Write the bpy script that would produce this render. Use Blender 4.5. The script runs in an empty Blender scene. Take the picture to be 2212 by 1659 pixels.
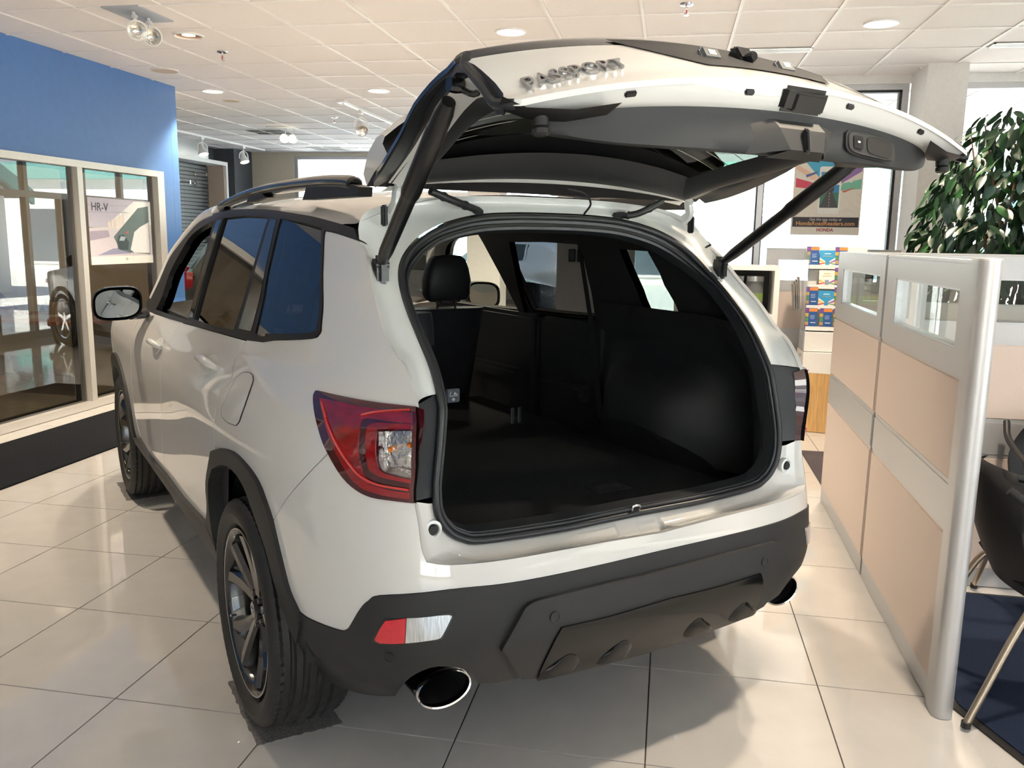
import bpy, bmesh, math, random
import numpy as np
from mathutils import Vector, Matrix
from mathutils.geometry import delaunay_2d_cdt
rnd = random.Random(7)
SC = bpy.context.scene
COL = SC.collection
PI = math.pi

# ------------------------------------------------------------------ camera
FPX = 1825.4                                   # focal length in pixels of the 2212 x 1659 frame
YAW, PITCH, ROLL = map(math.radians, (31.571, 9.734, 0.902))   # relative to the car's long axis
TH = math.radians(41.95)                       # car heading against the room's depth axis
HC = np.array([-1.5692, -2.6178, 1.5694])      # camera in car coordinates

def cam_rows():
    f = np.array([math.sin(YAW)*math.cos(PITCH), math.cos(YAW)*math.cos(PITCH), -math.sin(PITCH)])
    r = np.array([math.cos(YAW), -math.sin(YAW), 0.0])
    u = np.cross(r, f)
    r2 = r*math.cos(ROLL) + u*math.sin(ROLL)
    u2 = -r*math.sin(ROLL) + u*math.cos(ROLL)
    return np.array([r2, -u2, f])
RM = cam_rows()
CT, ST = math.cos(TH), math.sin(TH)
def to_room(p):
    x, y, z = p[0]-HC[0], p[1]-HC[1], p[2]
    return (CT*x - ST*y, ST*x + CT*y, z)
CAR_LOC = to_room((0, 0, 0))

cam = bpy.data.cameras.new('camera'); co = bpy.data.objects.new('camera', cam); COL.objects.link(co)
RZ = np.array([[CT, -ST, 0], [ST, CT, 0], [0, 0, 1]])
r_, d_, f_ = (RZ @ RM[0], RZ @ RM[1], RZ @ RM[2])
m = Matrix.Identity(4)
for i in range(3):
    m[i][0], m[i][1], m[i][2] = r_[i], -d_[i], -f_[i]
m[2][3] = HC[2]
co.matrix_world = m
cam.sensor_fit = 'HORIZONTAL'; cam.sensor_width = 36.0; cam.lens = FPX/2212*36.0
cam.clip_start = 0.05; cam.clip_end = 300
SC.camera = co

# ------------------------------------------------------------------ world, sun, exposure
SC.view_settings.view_transform = 'Standard'; SC.view_settings.look = 'None'
SC.view_settings.exposure = 0.55; SC.view_settings.gamma = 1.0
SC.view_settings.use_curve_mapping = False
w = bpy.data.worlds.new('sky'); SC.world = w; w.use_nodes = True
nt = w.node_tree; nt.nodes.clear()
out = nt.nodes.new('ShaderNodeOutputWorld'); bg = nt.nodes.new('ShaderNodeBackground')
tc = nt.nodes.new('ShaderNodeTexCoord'); sx = nt.nodes.new('ShaderNodeSeparateXYZ'); rp = nt.nodes.new('ShaderNodeValToRGB')
nt.links.new(tc.outputs['Generated'], sx.inputs[0]); nt.links.new(sx.outputs['Z'], rp.inputs[0])
e = rp.color_ramp.elements
e[0].position = 0.0; e[0].color = (1.0, 1.0, 1.0, 1); e[1].position = 0.5; e[1].color = (0.45, 0.66, 1.0, 1)
nt.links.new(rp.outputs[0], bg.inputs[0]); bg.inputs[1].default_value = 2.9
nt.links.new(bg.outputs[0], out.inputs[0])
sun = bpy.data.lights.new('sun', 'SUN'); so = bpy.data.objects.new('sun', sun); COL.objects.link(so)
sun.energy = 34.0; sun.angle = math.radians(0.6); sun.color = (1, 0.93, 0.82)
so.rotation_euler = (math.radians(36), 0, math.radians(18)); so.location = (0, 30, 30)
DOWNLIGHT_W = 190.0

# ------------------------------------------------------------------ materials
MATS = {}
def mat(name, color, rough=0.5, metal=0.0, coat=0.0, noise=0.0, scale=40.0, bump=0.0, bscale=200.0, spec=0.5, emit=None, estr=0.0, stretch=None, coat_rough=0.03):
    if name in MATS: return MATS[name]
    M = bpy.data.materials.new(name); M.use_nodes = True
    t = M.node_tree; b = t.nodes['Principled BSDF']
    b.inputs['Base Color'].default_value = (*color, 1); b.inputs['Roughness'].default_value = rough
    b.inputs['Metallic'].default_value = metal; b.inputs['Coat Weight'].default_value = coat
    b.inputs['Coat Roughness'].default_value = coat_rough; b.inputs['Coat IOR'].default_value = 1.6; b.inputs['Specular IOR Level'].default_value = spec
    if emit: b.inputs['Emission Color'].default_value = (*emit, 1); b.inputs['Emission Strength'].default_value = estr
    if noise > 0 or bump > 0:
        tcn = t.nodes.new('ShaderNodeTexCoord'); mp = t.nodes.new('ShaderNodeMapping')
        t.links.new(tcn.outputs['Object'], mp.inputs[0])
        if stretch: mp.inputs['Scale'].default_value = stretch
    if noise > 0:
        n = t.nodes.new('ShaderNodeTexNoise'); n.inputs['Scale'].default_value = scale; n.inputs['Detail'].default_value = 4
        t.links.new(mp.outputs[0], n.inputs['Vector'])
        r = t.nodes.new('ShaderNodeValToRGB')
        r.color_ramp.elements[0].position = 0.3; r.color_ramp.elements[1].position = 0.7
        r.color_ramp.elements[0].color = (*[max(0, c*(1-noise)) for c in color], 1)
        r.color_ramp.elements[1].color = (*[min(1, c*(1+noise)) for c in color], 1)
        t.links.new(n.outputs['Fac'], r.inputs[0]); t.links.new(r.outputs[0], b.inputs['Base Color'])
    if bump > 0:
        n2 = t.nodes.new('ShaderNodeTexNoise'); n2.inputs['Scale'].default_value = bscale; n2.inputs['Detail'].default_value = 3
        t.links.new(mp.outputs[0], n2.inputs['Vector'])
        bp = t.nodes.new('ShaderNodeBump'); bp.inputs['Strength'].default_value = bump; bp.inputs['Distance'].default_value = 0.004
        t.links.new(n2.outputs['Fac'], bp.inputs['Height']); t.links.new(bp.outputs[0], b.inputs['Normal'])
    MATS[name] = M
    return M
def glass(name, tint=(1, 1, 1), refl=1.0, rough=0.0, ior=1.5):
    # thin pane: clear transmission plus fresnel reflection
    if name in MATS: return MATS[name]
    M = bpy.data.materials.new(name); M.use_nodes = True
    t = M.node_tree; t.nodes.clear()
    o = t.nodes.new('ShaderNodeOutputMaterial'); mx = t.nodes.new('ShaderNodeMixShader')
    tr = t.nodes.new('ShaderNodeBsdfTransparent'); tr.inputs[0].default_value = (*tint, 1)
    gl = t.nodes.new('ShaderNodeBsdfGlossy'); gl.inputs['Roughness'].default_value = rough
    fr = t.nodes.new('ShaderNodeFresnel'); fr.inputs[0].default_value = ior
    mm = t.nodes.new('ShaderNodeMath'); mm.operation = 'MULTIPLY'; mm.inputs[1].default_value = refl; mm.use_clamp = True
    ge_ = t.nodes.new('ShaderNodeNewGeometry'); iv = t.nodes.new('ShaderNodeMath'); iv.operation = 'SUBTRACT'; iv.inputs[0].default_value = 1.0   # the far face of the pane only transmits
    m2 = t.nodes.new('ShaderNodeMath'); m2.operation = 'MULTIPLY'
    t.links.new(ge_.outputs['Backfacing'], iv.inputs[1]); t.links.new(iv.outputs[0], m2.inputs[0]); t.links.new(fr.outputs[0], m2.inputs[1])
    t.links.new(m2.outputs[0], mm.inputs[0]); t.links.new(mm.outputs[0], mx.inputs[0])
    t.links.new(tr.outputs[0], mx.inputs[1]); t.links.new(gl.outputs[0], mx.inputs[2]); t.links.new(mx.outputs[0], o.inputs[0])
    MATS[name] = M
    return M

PAINT = mat('pearl_white_paint', (0.67, 0.66, 0.635), 0.45, 0.0, 1.0, noise=0.012, scale=900, coat_rough=0.015)
PAINT_IN = mat('white_primer_paint', (0.72, 0.74, 0.72), 0.3, 0.0, 0.7, noise=0.01, scale=300)
BLACKP = mat('black_car_paint', (0.012, 0.012, 0.014), 0.25, 0.0, 1.0, noise=0.05, scale=500)
SILVERP = mat('silver_car_paint', (0.55, 0.56, 0.57), 0.3, 0.5, 1.0, noise=0.03, scale=500)
GLOSSB = mat('gloss_black', (0.006, 0.006, 0.007), 0.10, 0.0, 0.35, noise=0.05, scale=200)
MATTEB = mat('matte_black_trim', (0.010, 0.010, 0.011), 0.45, spec=0.3, noise=0.1, scale=300)
CLAD = mat('charcoal_cladding', (0.023, 0.023, 0.0235), 0.55, spec=0.35, noise=0.05, scale=600, bump=0.12, bscale=900)
RUBBER = mat('tyre_rubber', (0.013, 0.0125, 0.012), 0.55, noise=0.2, scale=120, bump=0.25, bscale=260)
SEAL = mat('black_seal_rubber', (0.02, 0.022, 0.025), 0.38, noise=0.1, scale=200)
FABRIC = mat('black_cargo_carpet', (0.016, 0.017, 0.02), 0.95, noise=0.35, scale=700, bump=0.4, bscale=900, spec=0.2)
LEATHER = mat('black_leather', (0.018, 0.018, 0.022), 0.5, noise=0.1, scale=300, bump=0.15, bscale=350)
PLASTIC = mat('dark_interior_plastic', (0.012, 0.0125, 0.014), 0.6, noise=0.08, scale=400, bump=0.08, bscale=900)
GATETRIM = mat('dark_grey_gate_trim', (0.019, 0.020, 0.021), 0.55, noise=0.08, scale=500, bump=0.1, bscale=1000)
CHROME = mat('chrome', (0.85, 0.85, 0.86), 0.08, 1.0, noise=0.02, scale=90)
STEEL = mat('bare_steel', (0.55, 0.56, 0.57), 0.28, 1.0, noise=0.05, scale=90)
PRIVACY = glass('privacy_glass', (0.05, 0.055, 0.06), 1.9)
CARGLASS = glass('clear_car_glass', (0.78, 0.84, 0.80), 1.2)
QGLASS = glass('tinted_quarter_glass', (0.10, 0.115, 0.11), 1.9)
REARGLASS = glass('dark_rear_glass', (0.42, 0.46, 0.42), 1.0)
WINGLASS = glass('window_pane', (0.93, 0.96, 0.95), 1.0)
OFFGLASS = glass('office_pane', (0.62, 0.60, 0.54), 2.6)
ALU = mat('brushed_aluminium', (0.50, 0.50, 0.51), 0.34, 0.85, noise=0.04, scale=60, stretch=(1, 1, 30))
ALUP = mat('satin_silver_paint', (0.50, 0.50, 0.51), 0.40, 0.5, noise=0.03, scale=50, stretch=(1, 1, 25))
FRAMEM = mat('anodised_frame', (0.66, 0.63, 0.58), 0.35, 0.3, noise=0.03, scale=80)
GASKET = mat('dark_gasket', (0.02, 0.018, 0.02), 0.5, noise=0.05, scale=100)
CEIL = mat('ceiling_tile_face', (0.85, 0.80, 0.785), 0.9, noise=0.05, scale=260, bump=0.2, bscale=300)
GRIDM = mat('ceiling_grid_white', (0.88, 0.84, 0.81), 0.5, noise=0.02, scale=60)
WHITE = mat('white_enamel', (0.82, 0.81, 0.79), 0.35, noise=0.02, scale=60)
WALLW = mat('white_wall_paint', (0.80, 0.78, 0.76), 0.75, noise=0.03, scale=30, bump=0.05, bscale=300)
WALLT = mat('tan_wall_paint', (0.60, 0.53, 0.42), 0.8, noise=0.03, scale=30)
WALLC = mat('cream_wall_paint', (0.78, 0.70, 0.56), 0.8, noise=0.03, scale=30)
BLUE = mat('blue_wall_paint', (0.075, 0.19, 0.47), 0.42, noise=0.04, scale=14, bump=0.04, bscale=300)
GREYW = mat('grey_wall_paint', (0.085, 0.092, 0.10), 0.7, noise=0.05, scale=30)
TILE = mat('polished_floor_tile', (0.54, 0.52, 0.495), 0.045, noise=0.035, scale=7, spec=0.9)
GROUT = mat('dark_grout', (0.10, 0.085, 0.075), 0.9, noise=0.2, scale=60)
RUNNER = mat('charcoal_runner_carpet', (0.012, 0.0135, 0.017), 0.95, noise=0.5, scale=180, bump=0.5, bscale=300, spec=0.1)
MATBLUE = mat('navy_entry_mat', (0.016, 0.024, 0.048), 0.95, noise=0.5, scale=260, bump=0.5, bscale=400, spec=0.1)
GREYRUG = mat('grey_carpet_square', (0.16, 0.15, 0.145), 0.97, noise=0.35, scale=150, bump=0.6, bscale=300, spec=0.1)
FABP = mat('beige_panel_fabric', (0.58, 0.49, 0.44), 0.85, noise=0.05, scale=260, bump=0.15, bscale=700)
WOOD = mat('light_maple_veneer', (0.60, 0.36, 0.14), 0.4, noise=0.18, scale=9, stretch=(9, 9, 0.7))
DESKW = mat('orange_cherry_veneer', (0.52, 0.20, 0.05), 0.3, noise=0.15, scale=9, stretch=(1, 8, 8))
LAMPW = mat('warm_lamp_lens', (1, 0.85, 0.6), 0.4, emit=(1, 0.82, 0.55), estr=6.0)
LAMPO = mat('copper_reflector', (0.75, 0.42, 0.24), 0.25, 0.9, noise=0.05, scale=30)
LEAF = mat('dark_green_leaf', (0.012, 0.05, 0.016), 0.4, noise=0.5, scale=9)
LEAF2 = mat('fresh_green_leaf', (0.03, 0.14, 0.03), 0.4, noise=0.4, scale=9)
LEAF3 = mat('blue_green_leaf', (0.02, 0.06, 0.05), 0.35, noise=0.4, scale=9)
REDLENS = mat('red_lamp_lens', (0.24, 0.004, 0.007), 0.05, 0.0, 1.0, noise=0.3, scale=16, stretch=(1, 1, 4))
REDDEEP = mat('deep_red_lamp_lens', (0.055, 0.003, 0.006), 0.05, 0.0, 1.0, noise=0.3, scale=16)
REDGLOW = mat('bright_red_light_guide', (0.55, 0.012, 0.015), 0.15, 0.0, 1.0, noise=0.1, scale=30)
AMBER = mat('amber_bulb', (0.75, 0.20, 0.01), 0.1, 0.0, 1.0, noise=0.1, scale=30)
CLEARLENS = glass('clear_lamp_lens', (0.95, 0.95, 0.95), 1.0)
REFLECT = mat('lamp_reflector', (0.86, 0.84, 0.80), 0.14, 1.0, bump=0.9, bscale=70)

# ------------------------------------------------------------------ object helpers
def mk(name, V, F, material, parent=None, smooth=True, angle=38, normals=None, uv=None):
    me = bpy.data.meshes.new(name)
    me.from_pydata([tuple(map(float, v)) for v in V], [], [tuple(int(i) for i in f) for f in F]); me.update()
    mats = material if isinstance(material, (list, tuple)) else [material]
    for q in mats: me.materials.append(q)
    if smooth:
        me.polygons.foreach_set('use_smooth', [True]*len(me.polygons))
        if normals is not None:
            me.normals_split_custom_set_from_vertices([tuple(map(float, n)) for n in normals])
        elif angle: me.set_sharp_from_angle(angle=math.radians(angle))
    o = bpy.data.objects.new(name, me); COL.objects.link(o)
    if parent is not None: o.parent = parent
    return o
def tag(o, label=None, cat=None, group=None, kind=None):
    if label: o['label'] = label
    if cat: o['category'] = cat
    if group: o['group'] = group
    if kind: o['kind'] = kind
    return o
def thing(name, label, cat, loc=(0, 0, 0), rz=0.0, group=None):
    o = bpy.data.objects.new(name, None); COL.objects.link(o)
    o.location = loc; o.rotation_euler = (0, 0, rz); o.empty_display_size = 0.1
    return tag(o, label, cat, group)
def copy_tree(o, parent=None):
    c = o.copy(); COL.objects.link(c); c.parent = parent
    for ch in list(o.children): copy_tree(ch, c)
    return c

class MB:
    """collects primitive shapes into one mesh"""
    def __init__(s): s.V = []; s.F = []; s.MI = []
    def add(s, V, F, mi=0):
        k = len(s.V); s.V += [tuple(v) for v in V]; s.F += [tuple(i+k for i in f) for f in F]; s.MI += [mi]*len(F); return s
    def box(s, a, b, mi=0, bev=0.0):
        x0, y0, z0 = [min(p, q) for p, q in zip(a, b)]; x1, y1, z1 = [max(p, q) for p, q in zip(a, b)]
        if bev <= 0:
            V = [(x0,y0,z0),(x1,y0,z0),(x1,y1,z0),(x0,y1,z0),(x0,y0,z1),(x1,y0,z1),(x1,y1,z1),(x0,y1,z1)]
            return s.add(V, [(3,2,1,0),(4,5,6,7),(0,1,5,4),(1,2,6,5),(2,3,7,6),(3,0,4,7)], mi)
        bm = bmesh.new(); bmesh.ops.create_cube(bm, size=1)
        for v in bm.verts: v.co = Vector(((x0+x1)/2+v.co.x*(x1-x0), (y0+y1)/2+v.co.y*(y1-y0), (z0+z1)/2+v.co.z*(z1-z0)))
        bmesh.ops.bevel(bm, geom=list(bm.edges), offset=min(bev, 0.49*min(x1-x0, y1-y0, z1-z0)), segments=2, affect='EDGES')
        bm.verts.index_update()
        s.add([tuple(v.co) for v in bm.verts], [tuple(v.index for v in f.verts) for f in bm.faces], mi); bm.free(); return s
    def obox(s, c, ax, ay, az, h, mi=0, bev=0.0):
        """box with centre c, unit axes and half sizes h"""
        t = MB().box((-h[0], -h[1], -h[2]), h, 0, bev)
        A = np.array([ax, ay, az], float); C = np.array(c, float)
        return s.add([tuple(C + np.array(v) @ A) for v in t.V], t.F, mi)
    def tube(s, P, r, n=10, mi=0, caps=True, closed=False, flat=1.0, up=None):
        P = [np.array(p, float) for p in P]; N = len(P); R = r if hasattr(r, '__len__') else [r]*N
        rings = []; prev = None
        for i in range(N):
            if closed: t = P[(i+1) % N]-P[i-1]
            else: t = P[min(i+1, N-1)]-P[max(i-1, 0)]
            t = t/(np.linalg.norm(t)+1e-12)
            if prev is None:
                a = np.array(up, float) if up is not None else (np.array([0, 0, 1.0]) if abs(t[2]) < 0.9 else np.array([1.0, 0, 0]))
            else: a = prev
            a = a-t*(a@t); a /= (np.linalg.norm(a)+1e-12); prev = a; b = np.cross(t, a)
            rings.append([P[i]+R[i]*(math.cos(2*PI*k/n)*a*flat+math.sin(2*PI*k/n)*b) for k in range(n)])
        V = [v for g in rings for v in g]; F = []
        for i in range(N if closed else N-1):
            j = (i+1) % N
            for k in range(n): F.append((i*n+k, i*n+(k+1) % n, j*n+(k+1) % n, j*n+k))
        if caps and not closed: F += [tuple(range(n))[::-1], tuple((N-1)*n+k for k in range(n))]
        return s.add(V, F, mi)
    def lathe(s, prof, c=(0, 0, 0), axis='z', n=32, mi=0):
        V = []; F = []; m_ = len(prof)
        for k in range(n):
            a = 2*PI*k/n
            for (r, h) in prof:
                p = {'z': (r*math.cos(a), r*math.sin(a), h), 'x': (h, r*math.cos(a), r*math.sin(a)), 'y': (r*math.sin(a), h, r*math.cos(a))}[axis]
                V.append((p[0]+c[0], p[1]+c[1], p[2]+c[2]))
        for k in range(n):
            for i in range(m_-1): F.append((k*m_+i, ((k+1) % n)*m_+i, ((k+1) % n)*m_+i+1, k*m_+i+1))
        return s.add(V, F, mi)
    def prism(s, poly, d, mi=0):
        """poly = list of 3-D points, d = extrusion vector"""
        n = len(poly); d = np.array(d, float); V = [np.array(p, float) for p in poly]; V += [p+d for p in V]
        F = [tuple(range(n))[::-1], tuple(range(n, 2*n))]+[(i, (i+1) % n, n+(i+1) % n, n+i) for i in range(n)]
        return s.add(V, F, mi)
    def grid(s, rows, mi=0, flip=False):
        n = len(rows[0]); V = [p for r in rows for p in r]; F = []
        for i in range(len(rows)-1):
            for j in range(n-1):
                q = (i*n+j, i*n+j+1, (i+1)*n+j+1, (i+1)*n+j); F.append(q[::-1] if flip else q)
        return s.add(V, F, mi)
    def build(s, name, material, parent=None, smooth=True, angle=38, recalc=True):
        o = mk(name, s.V, s.F, material, parent, smooth, angle)
        if len(o.data.materials) > 1: o.data.polygons.foreach_set('material_index', s.MI)
        if recalc:
            bm = bmesh.new(); bm.from_mesh(o.data); bmesh.ops.recalc_face_normals(bm, faces=bm.faces); bm.to_mesh(o.data); bm.free()
            if smooth and angle: o.data.set_sharp_from_angle(angle=math.radians(angle))
        return o
def smooth_path(P, k=6, closed=False):
    P = [np.array(p, float) for p in P]; N = len(P); o = []
    for i in range(N if closed else N-1):
        a = P[i-1] if (closed or i > 0) else 2*P[0]-P[1]; b = P[i]; c = P[(i+1) % N]
        d = P[(i+2) % N] if (closed or i+2 < N) else 2*P[-1]-P[-2]
        for j in range(k):
            t = j/k; o.append(0.5*((2*b)+(c-a)*t+(2*a-5*b+4*c-d)*t*t+(3*b-a-3*c+d)*t**3))
    if not closed: o.append(P[-1])
    return o
def text_obj(name, body, size, material, loc, xdir, ydir, parent=None, depth=0.0, align='CENTER', bold=0.0):
    cu = bpy.data.curves.new(name, 'FONT'); cu.body = body; cu.size = size; cu.align_x = align; cu.align_y = 'CENTER'
    cu.extrude = depth; cu.offset = bold; cu.resolution_u = 3
    t = bpy.data.objects.new(name, cu); COL.objects.link(t)
    dg = bpy.context.evaluated_depsgraph_get(); me = bpy.data.meshes.new_from_object(t.evaluated_get(dg))
    bpy.data.objects.remove(t); o = bpy.data.objects.new(name, me); COL.objects.link(o)
    X = np.array(xdir, float); X /= np.linalg.norm(X); Y = np.array(ydir, float); Y -= X*(X@Y); Y /= np.linalg.norm(Y); Z = np.cross(X, Y)
    for v in me.vertices:
        p = np.array(loc, float)+X*v.co.x+Y*v.co.y+Z*v.co.z; v.co = Vector(p)
    me.materials.clear(); me.materials.append(material)
    if parent is not None: o.parent = parent
    return o
# ================================================================== ROOM SHELL
CZ = 3.06
XL, XR, YB, YF = -8.0, 5.2, -5.0, 14.8           # extents of the hall
def st(name, mb, material, parent=None, smooth=False):
    o = mb.build(name, material, parent, smooth=smooth); o['kind'] = 'structure'; return o
def wboxes(*bs):
    q = MB()
    for a, b in bs: q.box(a, b)
    return q
# floor: grout bed and single tiles
floor = st('floor', MB().box((XL-0.3, YB-0.2, -0.12), (XR+0.2, YF+0.2, -0.004)), GROUT)
TX, TY, X0, Y0 = 0.597, 0.600, -0.006, 2.378
tm = MB().box((-TX/2+.0022, -TY/2+.0022, -0.006), (TX/2-.0022, TY/2-.0022, 0), bev=0.0008).build('tile', TILE, smooth=False)
tile_me = tm.data; bpy.data.objects.remove(tm)
cells = []
for i in range(-15, 9):
    for j in range(-13, 21):
        cx_, cy_ = X0+(i+.5)*TX, Y0+(j+.5)*TY
        if not (XL-.3 < cx_ < XR and YB < cy_ < YF): continue
        a = math.degrees(math.atan2(cx_, cy_))
        vis = cy_ > 1.7 and -46 < a < 28
        cells.append((0 if vis else 1, math.hypot(cx_, cy_), cx_, cy_))
cells.sort()
rest = MB()
for k, (v, d, cx_, cy_) in enumerate(cells):
    if k < 300 and v == 0:
        o = bpy.data.objects.new('tile', tile_me); COL.objects.link(o); o.parent = floor; o.location = (cx_, cy_, 0)
    else:
        rest.box((cx_-TX/2+.0022, cy_-TY/2+.0022, -0.006), (cx_+TX/2-.0022, cy_+TY/2-.0022, 0))
tag(rest.build('tiles_beyond', TILE, floor, smooth=False), kind='stuff')

# ceiling: deck, lay-in tiles, grid
ceil = st('ceiling', MB().box((XL-.3, YB-.2, CZ+.03), (XR+.2, YF+.2, CZ+.15)), GRIDM)
GX, GY, GX0, GY0 = 0.627, 0.625, 0.371, 6.03
cm = MB().box((-GX/2+.009, -GY/2+.009, 0.002), (GX/2-.009, GY/2-.009, .02), bev=0.004).build('ceiling_tile', CEIL, smooth=False)
ctile_me = cm.data; bpy.data.objects.remove(cm)
cells = []
for i in range(-14, 9):
    for j in range(-19, 15):
        cx_, cy_ = GX0+(i+.5)*GX, GY0+(j+.5)*GY
        if not (XL-.4 < cx_ < XR+.2 and YB-.3 < cy_ < YF+.3): continue
        a = math.degrees(math.atan2(cx_, cy_)); vis = cy_ > 4.9 and -46 < a < 26
        if cx_ < -5.2 and cy_ < 8.0: vis = False
        if cx_ > -1.2 and cy_ > 8.5: vis = False
        cells.append((0 if vis else 1, math.hypot(cx_, cy_), cx_, cy_))
cells.sort(); rest = MB()
for k, (v, d, cx_, cy_) in enumerate(cells):
    if k < 300 and v == 0:
        o = bpy.data.objects.new('ceiling_tile', ctile_me); COL.objects.link(o); o.parent = ceil; o.location = (cx_, cy_, CZ)
    else: rest.box((cx_-GX/2+.009, cy_-GY/2+.009, CZ+.002), (cx_+GX/2-.009, cy_+GY/2-.009, CZ+.02))
tag(rest.build('ceiling_tiles_beyond', CEIL, ceil, smooth=False), kind='stuff')
g = MB()
for i in range(-14, 9): g.box((GX0+i*GX-.011, YB, CZ-.006), (GX0+i*GX+.011, YF, CZ+.004))
for j in range(-18, 15): g.box((XL, GY0+j*GY-.011, CZ-.005), (XR, GY0+j*GY+.011, CZ+.003))
g.build('ceiling_grid', GRIDM, ceil, smooth=False)

# left wall: blue office front, glazed below
WX = -5.1
wl = st('wall_left', wboxes(((WX-.14, YB, 2.185), (WX, 8.19, CZ+.03)), ((WX-.14, 7.97, 0), (WX, 8.19, 2.185)), ((WX-.14, 1.0, 0), (WX, 1.7, 2.185)), ((WX-.14, YB, 0), (WX, -3.0, 2.185))), BLUE)
st('wall_office_end', wboxes(((XL, 8.21, 0), (WX-.141, 8.30, CZ+.03)),), WALLC)
st('wall_office_back', wboxes(((XL-.15, YB, 0), (XL, 8.21, CZ+.03)),), WALLT)
st('trim_1', wboxes(((WX-.16, 8.191, 0), (WX+.0, 8.305, CZ+.03)),), BLUE)
win = st('window_1', wboxes(((WX-.10, 1.7, 2.125), (WX+.035, 7.97, 2.183)), ((WX-.10, 1.7, .004), (WX+.035, 7.97, .066)), ((WX-.10, 1.7, .066), (WX+.035, 1.78, 2.125)),
    ((WX-.10, 7.86, .066), (WX+.035, 7.97, 2.125))), FRAMEM)
for y in (3.0, 4.87, 6.72):
    MB().box((WX-.10, y-.033, .066), (WX+.03, y+.033, 2.125)).build('mullion', FRAMEM, win, smooth=False)
gk = MB()
for y0, y1 in ((1.78, 2.967), (3.033, 4.837), (4.903, 6.687), (6.753, 7.86)):
    for a, b in (((y0, .066), (y0+.022, 2.125)), ((y1-.05, .066), (y1, 2.125)), ((y0, 2.095), (y1, 2.125)), ((y0, .066), (y1, .085))):
        gk.box((WX-.101, a[0], a[1]), (WX-.052, b[0], b[1]))
gk.build('gasket', GASKET, win, smooth=False)
for y0, y1 in ((1.80, 2.94), (3.055, 4.78), (4.925, 6.63), (6.775, 7.81)):
    MB().box((WX-.034, y0-.02, .066), (WX-.026, y1+.05, 2.125)).build('pane', OFFGLASS, win, smooth=False)
w8 = st('window_8', wboxes(((WX-.10, -3.0, 2.125), (WX+.035, 1.0, 2.183)), ((WX-.10, -3.0, .004), (WX+.035, 1.0, .066)), ((WX-.10, -3.0, .066), (WX+.035, -2.92, 2.125)), ((WX-.10, .92, .066), (WX+.035, 1.0, 2.125)), ((WX-.10, -1.03, .066), (WX+.03, -.97, 2.125))), FRAMEM)
for y0, y1 in ((-2.92, -1.03), (-.97, .92)): MB().box((WX-.034, y0, .066), (WX-.026, y1, 2.125)).build('pane', OFFGLASS, w8, smooth=False)
st('baseboard_left', wboxes(((WX-.001, YB, .003), (WX+.012, -3.0, .1)), ((WX-.001, 1.0, .003), (WX+.012, 1.7, .1))), FRAMEM)

# far-left bay
st('wall_far_left', wboxes(((XL-.15, 8.30, 0), (XL, YF, CZ+.03)),), GREYW)
st('trim_2', wboxes(((XL+.001, 14.15, 0), (-7.62, YF-.001, CZ+.03)),), GREYW)
st('wall_back', wboxes(((XL-.15, YF, 0), (-6.80, YF+.18, CZ+.03)), ((-6.80, YF, 2.99), (-1.0, YF+.18, CZ+.03)), ((-6.80, YF, 0), (-1.0, YF+.18, .42))), WALLT)
wb = st('window_2', wboxes(((-6.80, YF+.02, 2.93), (-1.0, YF+.12, 2.99)), ((-6.80, YF+.02, .42), (-1.0, YF+.12, .48)), ((-6.80, YF+.02, .48), (-6.73, YF+.12, 2.93))), ALU)
for x in (-4.9, -3.0, -1.15): MB().box((x-.03, YF+.02, .48), (x+.03, YF+.12, 2.93)).build('mullion', ALU, wb, smooth=False)
for x0, x1 in ((-6.73, -4.93), (-4.87, -3.03), (-2.97, -1.18)): MB().box((x0, YF+.06, .48), (x1, YF+.068, 2.93)).build('pane', WINGLASS, wb, smooth=False)
# return wall with glazed doors to the yard
RX = -1.10
st('wall_return', wboxes(((RX, 8.5, 2.80), (RX+.16, YF, CZ+.03)), ((RX, 8.5, 0), (RX+.16, 9.0, 2.8)), ((RX, 9.0, 0), (RX+.16, 10.25, 2.06)), ((RX, 11.75, 0), (RX+.16, 14.3, 2.06)), ((RX, 14.3, 0), (RX+.16, YF, 2.8))), WALLW)
wr = st('window_3', wboxes(((RX+.03, 9.0, 2.74), (RX+.13, 14.3, 2.80)), ((RX+.03, 9.0, 2.06), (RX+.13, 14.3, 2.15)), ((RX+.03, 10.25, 0.0), (RX+.13, 11.75, .12))), FRAMEM)
for y in (10.285, 11.0, 11.715): MB().box((RX+.03, y-.035, .12), (RX+.13, y+.035, 2.06)).build('mullion', FRAMEM, wr, smooth=False)
for y in (9.03, 10.05, 11.0, 12.25, 13.2, 14.27): MB().box((RX+.03, y-.035, 2.15), (RX+.13, y+.035, 2.74)).build('mullion', FRAMEM, wr, smooth=False)
for y0, y1 in ((10.32, 10.965), (11.035, 11.68)): MB().box((RX+.07, y0, .12), (RX+.077, y1, 2.06)).build('pane', WINGLASS, wr, smooth=False)
for y0, y1 in ((9.065, 10.015), (10.085, 10.965), (11.035, 12.215), (12.285, 13.165), (13.235, 14.235)):
    MB().box((RX+.07, y0, 2.15), (RX+.077, y1, 2.74)).build('pane', WINGLASS, wr, smooth=False)
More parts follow.
